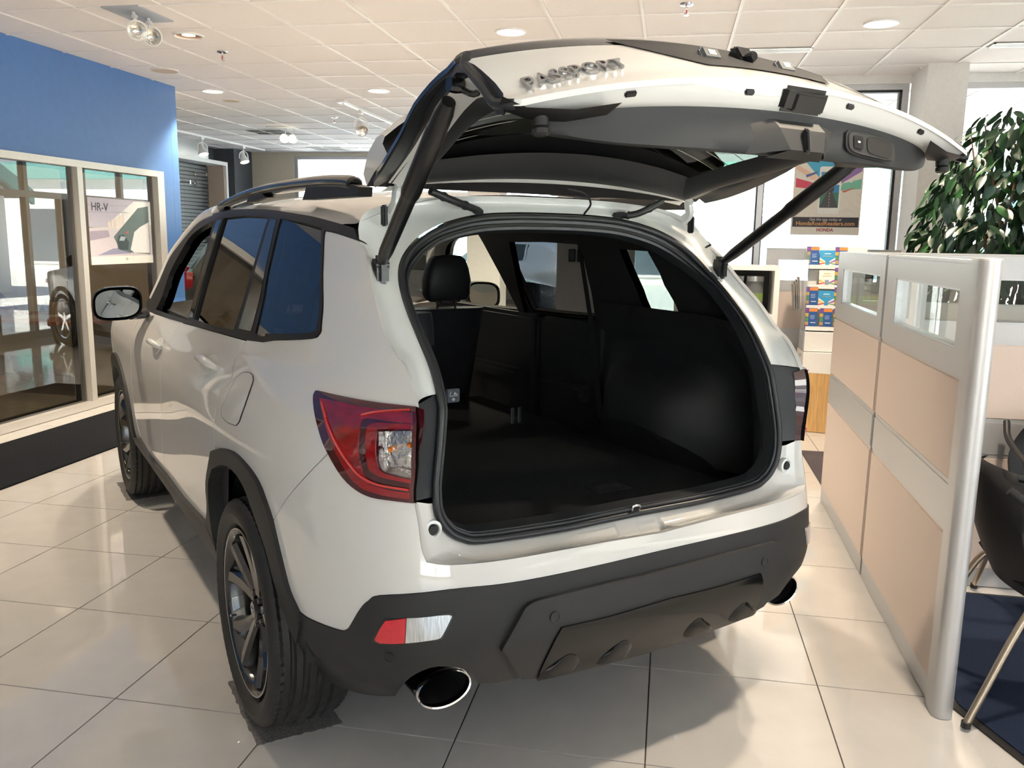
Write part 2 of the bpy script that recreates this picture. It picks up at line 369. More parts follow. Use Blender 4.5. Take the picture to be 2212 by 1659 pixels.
# right-hand window wall facing the camera
WY = 8.35
st('wall_right', wboxes(((RX, WY, 0), (-.40, WY+.16, CZ+.03)), ((-.40, WY, 2.985), (XR, WY+.16, CZ+.03)), ((-.40, WY, 0), (XR, WY+.16, .30))), WALLW)
w4 = st('window_4', wboxes(((-.40, WY+.01, 2.935), (2.02, WY+.12, 2.985)), ((-.40, WY+.01, .30), (2.02, WY+.12, .36)), ((-.40, WY+.01, .36), (-.34, WY+.12, 2.935)), ((1.965, WY+.01, .36), (2.02, WY+.12, 2.935))), ALU)
MB().box((.77, WY+.01, .36), (.82, WY+.12, 2.935)).build('mullion', ALU, w4, smooth=False)
gq = MB()
for a, b in (((-.34, 2.915), (1.965, 2.935)), ((1.945, .36), (1.965, 2.935)), ((.82, .36), (.83, 2.935)), ((.76, .36), (.77, 2.935))): gq.box((a[0], WY+.03, a[1]), (b[0], WY+.10, b[1]))
gq.build('gasket', GASKET, w4, smooth=False)
for x0, x1 in ((-.34, .76), (.83, 1.945)): MB().box((x0, WY+.06, .36), (x1, WY+.068, 2.915)).build('pane', WINGLASS, w4, smooth=False)
st('trim_3', wboxes(((2.03, 7.86, 0), (2.35, WY-.001, CZ+.03)),), WALLW)
w5 = st('window_5', wboxes(((2.36, WY+.01, 2.935), (XR, WY+.12, 2.985)), ((2.36, WY+.01, .30), (XR, WY+.12, .36)), ((3.7, WY+.01, .36), (3.76, WY+.12, 2.935))), ALU)
for x0, x1 in ((2.36, 3.7), (3.76, XR)): MB().box((x0, WY+.06, .36), (x1, WY+.068, 2.935)).build('pane', WINGLASS, w5, smooth=False)
st('trim_4', wboxes(((-1.95, 8.1, 0), (-1.62, 8.42, CZ+.03)),), WALLW)
# behind and beside the camera: glazed showroom front
st('wall_side', wboxes(((XR, YB, 0), (XR+.16, -3.0, CZ+.03)), ((XR, -3.0, 2.6), (XR+.16, 2.0, CZ+.03)), ((XR, -3.0, 0), (XR+.16, 2.0, .4)), ((XR, 2.0, 0), (XR+.16, WY, CZ+.03))), WALLW)
w6 = st('window_6', wboxes(((XR+.03, -3.0, .4), (XR+.13, 2.0, .46)), ((XR+.03, -.53, .46), (XR+.13, -.47, 2.6))), ALU)
for y0, y1 in ((-3.0, -.53), (-.47, 2.0)): MB().box((XR+.07, y0, .46), (XR+.077, y1, 2.6)).build('pane', WINGLASS, w6, smooth=False)
st('wall_front', wboxes(((XL, YB-.16, 2.75), (XR, YB, CZ+.03)), ((XL, YB-.16, 0), (-1.0, YB, 2.75)), ((2.2, YB-.16, 0), (XR, YB, 2.75))), WALLW)
w7 = st('window_7', wboxes(((-1.0, YB-.13, 2.69), (2.2, YB-.03, 2.75)), ((-1.0, YB-.13, 0), (2.2, YB-.03, .15)), ((-1.0, YB-.13, 2.08), (2.2, YB-.03, 2.14))), FRAMEM)
for x in (-.965, .6, 2.165): MB().box((x-.035, YB-.13, .15), (x+.035, YB-.03, 2.69)).build('mullion', FRAMEM, w7, smooth=False)
for x0, x1 in ((-.93, .565), (.635, 2.13)):
    MB().box((x0, YB-.085, .15), (x1, YB-.078, 2.08)).build('pane', WINGLASS, w7, smooth=False)
    MB().box((x0, YB-.085, 2.14), (x1, YB-.078, 2.69)).build('pane', WINGLASS, w7, smooth=False)

# ------------------------------------------------------------------ outdoors
PAVE = mat('pale_concrete_yard', (0.62, 0.61, 0.59), 0.9, noise=0.12, scale=1.2)
st('ground', MB().box((-70, -70, -.30), (70, 70, -.13)), PAVE)
STUCCO = mat('white_stucco', (0.80, 0.79, 0.76), 0.9, noise=0.03, scale=4)
TEAL = mat('teal_fascia', (0.16, 0.36, 0.34), 0.6, noise=0.05, scale=4)
GLZ = mat('dark_shop_glazing', (0.10, 0.13, 0.16), 0.1, noise=0.1, scale=2)
ROOFG = mat('grey_shingle_roof', (0.20, 0.21, 0.21), 0.9, noise=0.2, scale=6)
def gable_house(loc, rz, w_, d_, h, label):
    t = thing('house', label, 'building', loc, rz)
    W2, D2 = w_/2, d_/2; rh = h+w_*.28
    MB().prism([(-W2, -D2, 0), (W2, -D2, 0), (W2, -D2, h), (0, -D2, rh), (-W2, -D2, h)], (0, d_, 0)).build('wall', STUCCO, t, smooth=False)
    r = MB()
    for s_ in (-1, 1):
        r.prism([(s_*(W2+.5), -D2-.4, h-.28), (0, -D2-.4, rh+.02), (0, -D2-.4, rh+.22), (s_*(W2+.5), -D2-.4, h-.06)], (0, d_+.8, 0))
    r.build('roof', ROOFG, t, smooth=False)
    fs = MB()
    for s_ in (-1, 1): fs.prism([(s_*(W2+.55), -D2-.5, h-.45), (0, -D2-.5, rh-.15), (0, -D2-.5, rh+.25), (s_*(W2+.55), -D2-.5, h-.05)], (0, .12, 0))
    fs.build('fascia', TEAL, t, smooth=False)
    for x in (-W2*.5, W2*.5):
        f = MB().box((x-.8, -D2-.05, 1.0), (x+.8, -D2+.02, 2.3)).build('window', WHITE, t, smooth=False)
        MB().box((x-.7, -D2-.06, 1.1), (x+.7, -D2-.045, 2.2)).build('pane', GLZ, f, smooth=False)
    return t
gable_house((12.5, 17.0, -.13), math.radians(-90), 8.0, 9.0, 2.9, 'white gabled house with teal fascia beyond the glazed doors')
t = thing('shop_building', 'long low white shop building across the yard behind the poster window', 'building', (4.0, 34.0, -.13))
MB().box((-16, 0, 0), (16, 8, 4.4)).build('wall', STUCCO, t, smooth=False)
MB().box((-16.2, -.3, 4.0), (16.2, 0.0, 4.7)).build('fascia', TEAL, t, smooth=False)
for i in range(7):
    f = MB().box((-14+i*4.2, -.06, .3), (-11+i*4.2, .02, 2.8)).build('window', WHITE, t, smooth=False)
    MB().box((-13.9+i*4.2, -.08, .4), (-11.1+i*4.2, -.05, 2.7)).build('pane', GLZ, f, smooth=False)
# ================================================================== CEILING FIXTURES
def downlight(x, y, label, lens=LAMPW, power=None, r=.098):
    t = thing('downlight', label, 'ceiling light', (x, y, CZ-.004), 0, 'recessed ceiling downlights')
    MB().lathe([(r, .004), (r+.004, -.006), (r+.016, -.006), (r+.018, .002), (r+.018, .006)], n=40).build('trim_ring', WHITE, t)
    MB().lathe([(r, .003), (r*.86, .0055), (r*.5, .0058)], n=40).build('reflector', LAMPO if lens is LAMPO else lens, t)
    MB().lathe([(r*.5, .0056), (r*.28, .003), (0.0005, .002)], n=32).build('lens', LAMPW, t)
    L = bpy.data.lights.new('downlight_lamp', 'SPOT'); L.energy = power or DOWNLIGHT_W; L.color = (1, .84, .64)
    L.spot_size = math.radians(112); L.spot_blend = .55; L.shadow_soft_size = .07
    o = bpy.data.objects.new('bulb', L); COL.objects.link(o); o.parent = t; o.location = (0, 0, -.03)
    return t
downlight(-3.69, 6.23, 'copper-lined recessed downlight beside the twin emergency lamp', LAMPO)
downlight(-4.83, 8.57, 'round lit downlight just past the end of the blue wall')
downlight(-1.22, 6.39, 'bright white downlight above the raised tailgate')
downlight(-3.04, 8.70, 'small lit downlight left of the raised tailgate')
downlight(1.34, 6.45, 'yellow-lit downlight above the right window and column')
for x, y, d_ in ((-1.2, 4.1, 'right above the roof of the white car'), (1.0, 2.2, 'above the open cargo bay'), (1.3, 4.1, 'above the nearest cubicle panels')):
    downlight(x, y, 'round recessed downlight '+d_+', outside the frame', power=DOWNLIGHT_W)
for x, y, d_ in ((-6.6, -.5, 'far behind the camera'), (-6.6, 3.6, 'in the middle of the room'), (-6.6, 6.4, 'over the orange desk')):  # fittings added only to brighten the office interior
    t = thing('added_office_light', 'added square fill light in the office ceiling '+d_, 'ceiling light', (x, y, CZ-.003))
    MB().box((-.30, -.30, -.012), (.30, .30, .002), bev=.004).build('frame', WHITE, t, smooth=False)
    MB().box((-.27, -.27, -.014), (.27, .27, -.011)).build('diffuser', LAMPW, t, smooth=False)
    L = bpy.data.lights.new('added_office_lamp', 'AREA'); L.energy = 9; L.size = .5; L.color = (1, .86, .66)
    o = bpy.data.objects.new('lamp', L); COL.objects.link(o); o.parent = t; o.location = (0, 0, -.03)
downlight(-3.7, 4.0, 'round recessed downlight overhead between the runner and the white car', power=DOWNLIGHT_W)
def disc_speaker(x, y, r, label):
    t = thing('ceiling_speaker', label, 'speaker', (x, y, CZ-.002))
    MB().lathe([(r, .004), (r, -.004), (r*.94, -.006)], n=40).build('rim', GRIDM, t)
    MB().lathe([(r*.94, -.006), (r*.5, -.008), (.0005, -.008)], n=40).build('grille', mat('tan_perforated_grille', (.62, .50, .38), .7, noise=.2, scale=400), t)
disc_speaker(-4.69, 7.48, .125, 'large flat tan round speaker by the blue wall')
disc_speaker(-4.95, 9.18, .10, 'smaller tan round speaker beyond the lit downlight')
def sprinkler(x, y, label):
    t = thing('fire_sprinkler', label, 'sprinkler', (x, y, CZ), 0, 'ceiling fire sprinklers')
    MB().lathe([(.045, .003), (.042, -.006), (.02, -.012), (.0005, -.012)], n=24).build('escutcheon', CHROME, t)
    q = MB(); q.tube([(0, 0, -.01), (0, 0, -.03)], .008, 8)
    for s_ in (-1, 1): q.tube([(s_*.006, 0, -.03), (s_*.014, 0, -.045), (s_*.003, 0, -.064)], .0028, 6)
    q.lathe([(.0005, -.066), (.017, -.066), (.017, -.069), (.0005, -.069)], n=12); q.build('frame', CHROME, t)
    MB().tube([(0, 0, -.032), (0, 0, -.058)], .0035, 8).build('bulb', mat('red_glass_bulb', (.6, .03, .02), .1, noise=.05), t)
sprinkler(-3.73, 6.80, 'sprinkler head hanging beyond the copper downlight on the left')
sprinkler(0.027, 5.815, 'sprinkler head with red bulb above the tailgate')
sprinkler(-4.28, 10.55, 'small sprinkler head near the left track lamp')
sprinkler(2.05, 8.1, 'sprinkler head by the top of the white column')
# emergency twin lamp
t = thing('emergency_light', 'twin-head emergency lamp on grey-blue ceiling plate by the blue wall', 'emergency light', (-3.69, 5.60, CZ))
MB().box((-.14, -.21, -.008), (.14, .21, .003), bev=.003).build('base_plate', mat('grey_blue_plate', (.42, .45, .50), .5, noise=.03), t)
for sy, nm in ((-.085, 0), (.085, 1)):
    c = np.array([.045, sy, -.125]); aim = np.array([.35, -.78, -.38]); aim /= np.linalg.norm(aim)
    up = np.cross(np.cross(aim, [0, 0, 1]), aim); up /= np.linalg.norm(up); sd = np.cross(up, aim)
    def disc_pts(prof, n=28, c=c, aim=aim, up=up, sd=sd):
        return [[c+aim*h+r*(math.cos(2*PI*k/n)*sd+math.sin(2*PI*k/n)*up) for k in range(n+1)] for r, h in prof]
    hd = MB().grid(disc_pts([(.002, -.075), (.04, -.07), (.055, -.03), (.066, .0), (.068, .018), (.060, .020)])); hd.tube([(0.02, sy, -.004), (.028, sy, -.05), (.035, sy, -.075)], .011, 10); hd.box((.012, sy-.02, -.05), (.045, sy+.02, -.025), bev=.006)
    h = hd.build('lamp_head', WHITE, t)
    MB().grid(disc_pts([(.060, .018), (.045, -.004), (.012, -.02), (.001, -.02)])).build('reflector', REFLECT, h)
    MB().grid(disc_pts([(.060, .019), (.03, .024), (.001, .025)])).build('lens', CLEARLENS, h)
def track_head(x, y, aim, label, lit):
    t = thing('track_lamp', label, 'track light', (x, y, CZ-.03), 0, 'white track lamps')
    q = MB(); q.box((-.018, -.045, -.035), (.018, .045, 0), bev=.004); q.tube([(0, 0, -.03), (0, 0, -.07)], .009, 8)
    q.build('adapter', WHITE, t)
    a = np.array(aim, float); a /= np.linalg.norm(a); c = np.array([0, 0, -.19]); sd = np.cross(a, [0, 0, 1]); sd /= np.linalg.norm(sd); up = np.cross(sd, a)
    y_ = MB().tube(smooth_path([(0, 0, -.07), c*.55+sd*.07+np.array([0, 0, -.01]), c+sd*.085, c+sd*.075+a*.02], 5), .009, 8)
    y_.tube(smooth_path([(0, 0, -.07), c*.55-sd*.07+np.array([0, 0, -.01]), c-sd*.085, c-sd*.075+a*.02], 5), .009, 8); y_.build('yoke', WHITE, t)
    R = lambda prof, n=28: [[c+a*h+r*(math.cos(2*PI*k/n)*sd+math.sin(2*PI*k/n)*up) for k in range(n+1)] for r, h in prof]
    b = MB().grid(R([(.001, -.10), (.034, -.10), (.038, -.04), (.05, -.01), (.072, .035), (.078, .06), (.078, .075), (.070, .076)])).build('lamp_body', WHITE, t)
    MB().grid(R([(.070, .07), (.04, .045), (.001, .04)])).build('lens', LAMPW if lit else REFLECT, b)
tr = MB(); tr.box((-.018, 0, -.03), (.018, 2.1, 0), bev=.003); tr.box((-.05, -.04, -.03), (.05, .08, 0), bev=.004)
o = tr.build('track_rail', WHITE); o.location = (-3.67, 9.27, CZ-.0005); tag(o, 'short white ceiling track left of the tailgate', 'track rail')
o = MB().box((-.018, 0, -.03), (.018, 3.0, 0), bev=.003).build('track_rail', WHITE); o.location = (-7.12, 11.3, CZ-.0005); tag(o, 'long white ceiling track along the niche wall', 'track rail')
track_head(-3.67, 9.86, (.35, -.6, -.5), 'unlit white track lamp on short track left of tailgate', False)
track_head(-7.12, 12.26, (.3, -.15, -.9), 'lit track lamp nearest the slatwall niche', True)
track_head(-7.12, 13.55, (.3, -.15, -.9), 'lit track lamp in front of the dark grey wall', True)
t = thing('twin_spotlight', 'pair of white spotlights on a small ceiling plate far back', 'spotlight', (-5.37, 11.5, CZ))
MB().box((-.25, -.16, -.008), (.12, .16, .003), bev=.003).build('base_plate', WHITE, t)
for k in (0, 1):
    c = np.array([-.04+k*.10, .0+k*.06, -.15])
    q = MB().lathe([(.001, .07), (.04, .06), (.062, 0), (.066, -.03), (.058, -.032)], tuple(c), 'y', 24); q.tube([c+[0, .03, .05], c+[0, .03, .15]], .008, 8); h = q.build('lamp_head', WHITE, t)
    MB().lathe([(.058, -.03), (.001, -.026)], tuple(c), 'y', 24).build('lens', LAMPW, h)
def vent(x0, x1, y0, y1, n, label):
    t = thing('air_vent', label, 'air vent', ((x0+x1)/2, (y0+y1)/2, CZ)); a, b = (x1-x0)/2, (y1-y0)/2
    MB().box((-a, -b, -.002), (a, b, .002)).build('backing', GASKET, t, smooth=False)
    q = MB(); q.box((-a, -b, -.009), (a, -b+.014, .002)); q.box((-a, b-.014, -.009), (a, b, .002)); q.box((-a, -b, -.009), (-a+.012, b, .002)); q.box((a-.012, -b, -.009), (a, b, .002)); q.build('frame', WHITE, t, smooth=False)
    for k in range(n):
        y = -b+.014+(2*b-.028)*(k+.5)/n
        MB().box((-a+.012, y-.006, -.009), (a-.012, y+.006, -.002)).build('slat', WHITE, t, smooth=False)
vent(.385, 1.005, 7.14, 7.29, 4, 'slim dark slotted vent above the tailgate')
vent(2.29, 2.90, 7.14, 7.29, 4, 'slotted vent at the right edge above the column')
vent(-6.15, -5.55, 11.66, 12.2, 1, 'dark square return vent beside the far twin spotlights')
vent(-6.2, -5.6, 14.0, 14.5, 5, 'pale square diffuser near the back window')

# ================================================================== LEFT: niche, runner, office
t = thing('display_niche', 'white framed display niche with dark slatwall and hooks', 'display', (-7.62, 12.3, 0))
q = MB(); q.box((-.36, -1.5, 2.74), (0, 1.62, 2.80)); q.box((-.36, 1.56, 0), (0, 1.62, 2.74)); q.box((-.36, -1.5, 0), (0, -1.44, 2.74)); q.build('frame', WHITE, t, smooth=False)
MB().box((-.355, 1.53, 0), (-.03, 1.56, 2.74)).build('side_panel', mat('beige_side_panel', (.58, .45, .36), .7, noise=.03), t, smooth=False)
MB().box((-.37, -1.44, 0), (-.355, 1.53, 2.74)).build('back_panel', GASKET, t, smooth=False)
SLATM = mat('grey_slatwall', (.16, .17, .175), .38, .2, noise=.06, scale=20)
ns = 44
sl = MB().box((-.355, -1.44, 0), (-.328, 1.53, .050), bev=.004).build('slat', SLATM, smooth=False); sme = sl.data; bpy.data.objects.remove(sl)
for k in range(ns):
    o = bpy.data.objects.new('slat', sme); COL.objects.link(o); o.parent = t; o.location = (0, 0, .02+k*.0615)
q = MB().box((-.03, -1.5, 2.80), (.0, 1.0, CZ)); q.build('steel_fascia', STEEL, t, smooth=False)
for (y, z, l) in ((.42, 2.59, .25), (1.13, 2.56, .45), (.62, 2.40, .45), (1.1, 2.41, .12)):
    q = MB().box((-.33, y-.012, z-.012), (-.33+l*.45, y+.012, z+.012)); q.box((-.335, y-.03, z-.05), (-.32, y+.03, z+.05)); q.box((-.34+l*.45, y-.014, z-.03), (-.325+l*.45, y+.014, z+.03)); q.build('hook', CHROME, t, smooth=False)
o = MB().box((-4.838, 1.5, .001), (-3.975, 7.7, .010), bev=.003).build('carpet_runner', RUNNER, smooth=False)
tag(o, 'long charcoal carpet runner on the tiles along the glazed office front', 'carpet')
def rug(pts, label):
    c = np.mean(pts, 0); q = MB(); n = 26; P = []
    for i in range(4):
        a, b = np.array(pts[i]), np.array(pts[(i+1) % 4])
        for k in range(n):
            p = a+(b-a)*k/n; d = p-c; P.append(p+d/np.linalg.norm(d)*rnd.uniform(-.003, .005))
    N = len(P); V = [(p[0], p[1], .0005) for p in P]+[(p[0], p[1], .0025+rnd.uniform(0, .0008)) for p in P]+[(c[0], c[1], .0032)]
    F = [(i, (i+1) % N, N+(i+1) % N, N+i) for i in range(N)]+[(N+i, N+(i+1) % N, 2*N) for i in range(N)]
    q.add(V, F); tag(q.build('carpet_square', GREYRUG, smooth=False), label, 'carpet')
def car2room(x, y): p = to_room((x, y, 0)); return (p[0], p[1])
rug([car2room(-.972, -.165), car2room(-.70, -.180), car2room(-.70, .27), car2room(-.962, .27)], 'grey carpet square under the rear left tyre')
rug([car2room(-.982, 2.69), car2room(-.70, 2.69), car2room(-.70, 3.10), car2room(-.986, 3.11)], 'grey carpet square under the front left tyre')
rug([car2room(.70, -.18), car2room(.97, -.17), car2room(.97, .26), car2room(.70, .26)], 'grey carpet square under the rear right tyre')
# desk in the office
t = thing('office_desk', 'orange wood topped desk with grey modesty panel inside the office', 'desk', (-6.2, 7.5, 0))
MB().box((-.62, -.47, .70), (.82, .60, .732), bev=.006).build('desktop', DESKW, t, smooth=False)
GREYL = mat('beige_grey_laminate', (.47, .44, .38), .5, noise=.03)
pn = [(-.6, .38), (.30, .38), (.42, .30), (.52, .24), (.62, .20), (.66, .20), (.66, .70), (-.6, .70)]
MB().prism([(x, -.40, z) for x, z in pn], (0, .03, 0)).build('modesty_panel', GREYL, t, smooth=False)
MB().tube([(-.35, -.415, .63), (-.30, -.425, .625), (-.05, -.425, .625), (0, -.415, .63)], .009, 8).build('handle', ALUP, t)
MB().box((.63, -.40, 0), (.66, .5, .70)).build('leg', GREYL, t, smooth=False)
for yy in (-.37, .52): MB().box((-.60, yy, 0), (-.56, yy+.04, .70)).build('leg', GREYL, t, smooth=False)
t = thing('computer_monitor', 'white desktop computer seen from behind at left edge of the desk', 'computer', (-6.62, 7.97, .732), math.radians(-8))
q = MB().box((-.26, -.03, .13), (.26, .03, .50), bev=.025); q.build('housing', WHITE, t)
q = MB(); q.grid([[(x*(1-.12*k), -.03-.05*math.sin(k*1.5), .16-.16*k) for x in (-.12, .12)] for k in np.linspace(0, 1, 8)]); q.box((-.12, -.1, 0), (.12, .10, .012), bev=.004); q.box((-.10, -.03, .01), (.10, -.01, .16)); q.build('stand', WHITE, t)
o = MB().box((-6.32, 7.70, .733), (-6.12, 7.88, .85), bev=.004).build('small_box', mat('kraft_box', (.56, .48, .38), .8, noise=.05), smooth=False); tag(o, 'small pale cardboard box on the desk by the computer', 'box')
q = MB()
for k, (x, y, a) in enumerate(((-6.15, 7.35, .3), (-6.05, 7.55, -.2), (-6.3, 7.45, .8))):
    ca, sa = math.cos(a), math.sin(a); q.obox((x, y, .7335+k*.0012), (ca, sa, 0), (-sa, ca, 0), (0, 0, 1), (.14, .105, .0005))
tag(q.build('papers', mat('paper', (.85, .83, .78), .8, noise=.02), smooth=False), 'loose sheets of white paper on the orange desk', 'papers')
t = thing('drink_tumbler', 'dark brown tumbler with a straw on the right of the desk', 'cup', (-5.72, 7.40, .733))
BROWN = mat('dark_amber_plastic', (.05, .025, .012), .12, 0, .6, noise=.3, scale=12)
MB().lathe([(.0005, 0), (.062, 0), (.065, .012), (.058, .02), (.075, .36), (.078, .365), (.072, .362), (.055, .03), (.0005, .03)], n=36).build('cup_body', BROWN, t)
MB().tube([(.02, 0, .03), (-.03, .0, .36), (-.05, -.01, .47)], .006, 8).build('straw', MATTEB, t)
# poster on the office glass
def poster_quad(name, parent, o_, X, Y, pts, z, material):
    o_ = np.array(o_); X = np.array(X); Y = np.array(Y); N = np.cross(X, Y)
    return MB().prism([o_+X*a+Y*b+N*z for a, b in pts], N*.0006).build(name, material, parent, smooth=False)
def flat(name, c, rough=.5, **k): return mat('print_'+name, c, rough, noise=.03, scale=30, **k)
t = thing('window_poster', 'car poster reading HR-V hung inside the office glass', 'poster', (WX-.0215, 6.86, 1.28))
SW, SH = .93, .60
X, Y = (0, 1, 0), (0, 0, 1)
MB().box((-.002, 0, 0), (0, SW, SH)).build('sheet', flat('white_sheet', (.80, .77, .76)), t, smooth=False)
O = (.0004, 0, 0)
def PQ(nm, pts, c, z=.0003): return poster_quad(nm, t, O, X, Y, [(a*SW, b*SH) for a, b in pts], z, flat(nm, c))
PQ('printed_wall', [(.0, .55), (1, .62), (1, 1), (0, 1)], (0.62, 0.59, 0.70))
PQ('printed_wall_line', [(.0, .78), (.62, .80), (.62, .807), (0, .787)], (0.45, 0.43, 0.53), .001)
PQ('printed_wall_line', [(.0, .88), (.62, .90), (.62, .907), (0, .887)], (0.45, 0.43, 0.53), .001)
PQ('printed_sky', [(.38, .70), (.72, .98), (1, .98), (1, .62), (.4, .55)], (0.93, 0.95, 0.95), .001)
PQ('printed_road', [(0, .12), (1, .12), (1, .45), (0, .56)], (0.75, 0.70, 0.75))
PQ('printed_shadow', [(.1, .14), (.62, .16), (.70, .26), (.34, .24)], (0.35, 0.36, 0.53), .001)
PQ('printed_shrubs', [(.0, .36), (.30, .42), (.28, .52), (.0, .50)], (0.45, 0.40, 0.50), .001)
for k in range(5): PQ('printed_column', [(.28+k*.055, .55), (.325+k*.055, .57), (.325+k*.055, .64+k*.035), (.30+k*.055, .66+k*.035), (.28+k*.055, .63+k*.03)], (0.88, 0.80, 0.72), .0012)
PQ('printed_glass_front', [(.36, .42), (.78, .88), (.96, .92), (.96, .14), (.60, .18), (.45, .22)], (0.15, 0.21, 0.21), .0014)
PQ('printed_reflection', [(.62, .22), (.70, .50), (.80, .58), (.95, .66), (.95, .16), (.68, .17)], (0.95, 0.95, 0.95), .002)
PQ('printed_car_body', [(.42, .24), (.46, .22), (.58, .22), (.60, .34), (.52, .46), (.44, .44), (.41, .34)], (0.06, 0.09, 0.10), .0024)
PQ('printed_car_window', [(.44, .36), (.52, .36), (.55, .42), (.47, .43)], (0.44, 0.53, 0.56), .003)
PQ('printed_car_lamp', [(.55, .47), (.60, .48), (.60, .51), (.56, .50)], (0.69, 0.15, 0.15), .003)
PQ('printed_border', [(0, 0), (1, 0), (1, .125), (0, .12)], (0.95, 0.95, 0.90), .0032)
text_obj('printed_lettering', 'HR-V', .105, flat('dark_ink', (.06, .06, .08)), (.0036, .17*SW, .86*SH), (0, 1, 0), (0, 0, 1), t, .0003)
PQ('printed_emblem', [(.53, .055), (.57, .055), (.565, .095), (.535, .095)], (.62, .58, .58), .0036)
# ================================================================== RIGHT: cubicle panels
def partition(name, label, loc, rz, L, post=None, solid_top=False, group=None):
    """upholstered office panel along local +y, left face x=0"""
    t = thing(name, label, 'partition', loc, rz, group); D = .058
    MB().box((0.004, 0, .004), (D-.004, L, .078)).build('base_rail', ALUP, t, smooth=False)
    MB().box((0, .004, .088), (D, L-.004, .622), bev=.006).build('fabric_panel', FABP, t, smooth=False)
    MB().box((0, .004, .634), (D, L-.004, .788), bev=.004).build('metal_band', ALUP, t, smooth=False)
    MB().box((0, .004, .800), (D, L-.004, 1.138), bev=.006).build('fabric_panel', FABP, t, smooth=False)
    q = MB()
    for z in (.078, .622, .788, 1.138): q.box((.004, .002, z), (D-.004, L-.002, z+.013))
    q.build('joint_strip', GASKET if False else ALUP, t, smooth=False)
    a, b = .10, L-.18
    q = MB(); q.box((0, .004, 1.150), (D, L-.004, 1.232)); q.box((0, .004, 1.430), (D, L-.004, 1.512)); q.box((0, .004, 1.232), (D, a, 1.430)); q.box((0, b, 1.232), (D, L-.004, 1.430))
    q.build('window_frame', ALUP, t, smooth=False)
    MB().box((D*.5-.003, a, 1.232), (D*.5+.003, b, 1.430)).build('pane', glass('panel_pane', (.9, .93, .92), 1.3), t, smooth=False)
    q = MB(); q.box((.004, a, 1.232), (D-.004, b, 1.239)); q.box((.004, a, 1.423), (D-.004, b, 1.430)); q.box((.004, a, 1.239), (D-.004, a+.008, 1.423)); q.box((.004, b-.008, 1.239), (D-.004, b, 1.423)); q.build('window_bead', STEEL, t, smooth=False)
    MB().box((-.002, 0, 1.512), (D+.002, L, 1.526), bev=.004).build('top_cap', ALUP, t, smooth=False)
    if post:
        q = MB(); n = 14
        pr = [(D/2+.034*math.cos(a_)*1.0, -.064-.018*max(0, math.sin(a_))) for a_ in np.linspace(0, PI, n)]
        poly = [(D/2+.034, -.002), ]+[(D/2+.034*math.cos(a_), -.07-.03*math.sin(a_)) for a_ in np.linspace(0, PI, n)]+[(D/2-.034, -.002)]
        q.prism([(x, y, .002) for x, y in poly], (0, 0, 1.525)); q.build('end_post', ALUP, t, angle=30)
        MB().prism([(x, y, 1.527) for x, y in poly], (0, 0, .006)).build('post_cap', FRAMEM, t)
    return t
partition('cubicle_panel', 'nearest beige cubicle panel with rounded silver end post', (.944, 2.93, 0), math.radians(-.9), 1.15, post=True)
partition('cubicle_panel', 'second beige cubicle panel, the one reaching back to the brochure stand', (.963, 4.115, 0), math.radians(-.9), 1.22)
partition('cubicle_panel', 'cross cubicle panel standing behind the black chair at the right edge', (1.03, 4.13, 0), math.radians(-90), 1.9)
partition('cubicle_panel', 'rear cross cubicle panel under the ficus foliage', (1.03, 5.40, 0), math.radians(-90), 2.3)
partition('cubicle_panel', 'distant cubicle panel with window right below the hanging poster', (.86, 8.13, 0), math.radians(-90), 1.15)
t = thing('entry_mat', 'navy ribbed mat with black rubber edge beneath the black chair', 'floor mat', (1.02, 2.61, 0))
pl = [(0, 0), (0, 1.38), (2.2, 1.38), (2.2, -.02), (.118, -.005), (.0, .30)]
pl = [(0.0, .31), (.118, 0), (2.2, -.02), (2.2, 1.37), (.0, 1.37)]
MB().prism([(x, y, .001) for x, y in pl], (0, 0, .006)).build('rubber_edge', RUBBER, t, smooth=False)
pl2 = [(.03, .32), (.138, .03), (2.17, .01), (2.17, 1.34), (.03, 1.34)]
MB().prism([(x, y, .0055) for x, y in pl2], (0, 0, .006)).build('pile', MATBLUE, t, smooth=False)
o = MB().box((1.045, 5.52, .001), (2.2, 6.6, .009), bev=.002).build('floor_mat', mat('brown_ribbed_mat', (.06, .045, .05), .95, noise=.5, scale=200, bump=.4)); tag(o, 'brown ribbed mat edge showing past the far end of the cubicle panels', 'floor mat')

